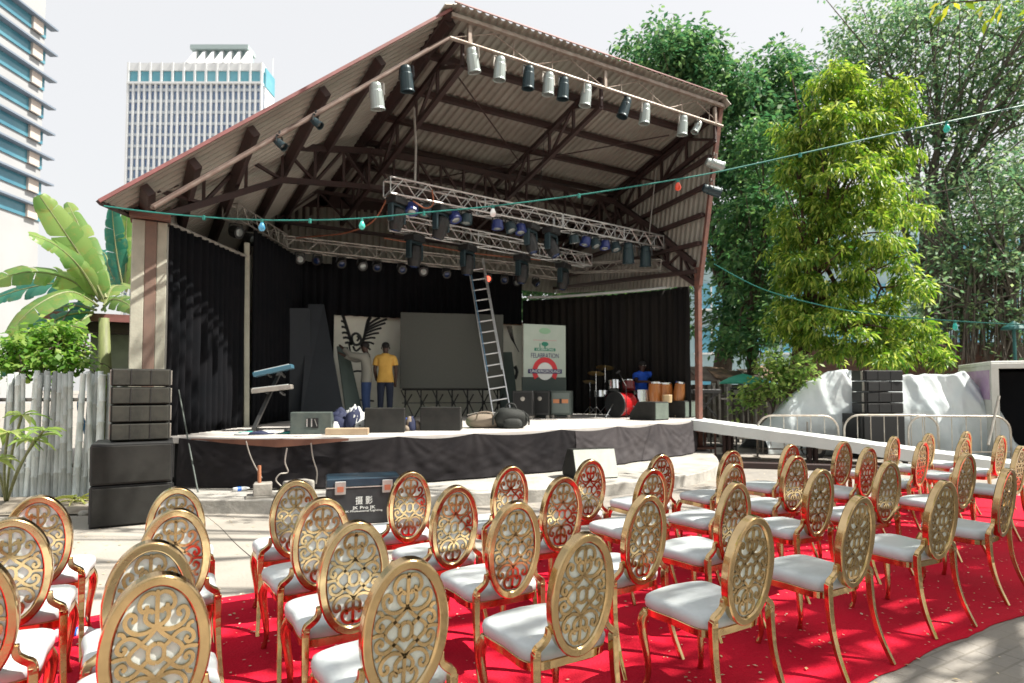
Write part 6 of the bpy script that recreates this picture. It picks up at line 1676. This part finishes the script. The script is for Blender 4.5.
# ---- climbing vine over the fence top
b0 = at(50, 400, 10.6); b0.z = 0
mktree('vine_shrub', 'leafy green vine shrub growing above the bamboo fence', b0, [bpx(36, 342, 10.6, 24, 9), bpx(62, 332, 10.8, 20, 9), bpx(56, 356, 10.6, 22, 10), bpx(28, 362, 10.4, 18, 8), bpx(80, 346, 10.8, 9, 10), bpx(4, 356, 10.4, 12, 8), bpx(74, 365, 10.5, 10, 7)], 150, 13, .2, .115, .085, leafmat('vine_leaf', (.09, .22, .04), (.17, .32, .06), (.34, .44, .12), .5), M_bark, .04, at(52, 355, 10.6), 61, .4, .2, 5, .3, .2, .01)
# ---- garden plant at the left edge and spiky plant by the speakers
def rosette(name, label, base, stems, m_, seed):
    t = thing(name, label, 'plant', base); rr = random.Random(seed)
    st = MB(); lf = MB()
    for (tip, nl, L, w_) in stems:
        tip = Vector(tip); b = Vector(base); st.tube(smoothpath([b, b.lerp(tip, .5)+Vector((rr.uniform(-.05, .05), rr.uniform(-.05, .05), .05)), tip], 5), .014, 6)
        for k in range(nl):
            a = 2*PI*k/nl*1.6+rr.uniform(-.3, .3); el = rr.uniform(-.2, .75)
            d = Vector((math.cos(a)*math.cos(el), math.sin(a)*math.cos(el), math.sin(el))); s = d.cross(dz).normalized(); LL = L*rr.uniform(.7, 1.15)
            pr = [(0, .1), (.25, .7), (.5, 1), (.75, .75), (1, .03)]; bi = len(lf.v)
            for f, ww in pr:
                q = tip+d*LL*f-dz*(LL*.5*f*f); lf.v += [tuple(q-s*w_*ww/2+dz*.012*ww), tuple(q-dz*.008), tuple(q+s*w_*ww/2+dz*.012*ww)]
            for i in range(4):
                for j in range(2): a0 = bi+i*3+j; lf.f.append((a0, a0+1, a0+4, a0+3))
    st.build('stems', M_bstem, t, smooth=True); lf.build('leaves', m_, t, smooth=True)
    return t
L_gp = leafmat('garden_leaf', (.16, .26, .07), (.26, .36, .10), (.42, .46, .18), .4, .35)
D = 6.6; base = atz(6, 505, 0)
rosette('garden_plant', 'light green garden plant with long leaves at the left edge', base, [(at(8, 432, D), 10, .32, .085), (at(34, 440, D), 10, .30, .08), (at(22, 415, D+.3), 8, .26, .07), (at(-6, 460, D), 9, .3, .08), (at(44, 430, D-.1), 7, .26, .07)], L_gp, 3)
base = atz(76, 508, 0)
rosette('spiky_plant', 'small spiky yellow green plant between fence and speaker stack', base, [(base+dz*.10, 9, .36, .035), (base+dz*.14, 6, .30, .03)], leafmat('spike_leaf', (.20, .26, .06), (.34, .38, .10), (.5, .5, .2), .3), 5)
# stones along the bed
rr = random.Random(8); 
for k in range(9):
    q = atz(20+k*11+rr.uniform(-4, 4), 512+rr.uniform(-3, 6)-(k*.3), 0); r_ = rr.uniform(.05, .12)
    mb = MB().ball((0, 0, 0), r_, r_*.8, r_*.55, 12, 8); mb.v = [tuple(q+Vector(v)*(1+.25*fbm((v[0]*9+k, v[1]*9, v[2]*9)))+dz*r_*.3) for v in mb.v]
    tag(mb.build('bed_stone', M_conc, smooth=True), 'rough pale stone, %s from the left, edging the bed below the bamboo fence' % ORD[k], 'stone', 'stones edging the bed')
bd = MB(); bd.grid(lambda u, v: (lambda p: (p.x, p.y, .02+.05*math.sin(PI*v)+.03*fbm((u*9, v*4, 1))))(Vector((-5.6, 11.4, 0)).lerp(Vector((-.75, 9.0, 0)), u)+Vector((.45, .9, 0))*v*1.25), 60, 12)
tag(bd.build('planting_bed', mat('bed_soil', (.16, .13, .10), .95, 0, (.30, .27, .22), 3, .5, 20), smooth=True), kind='structure')
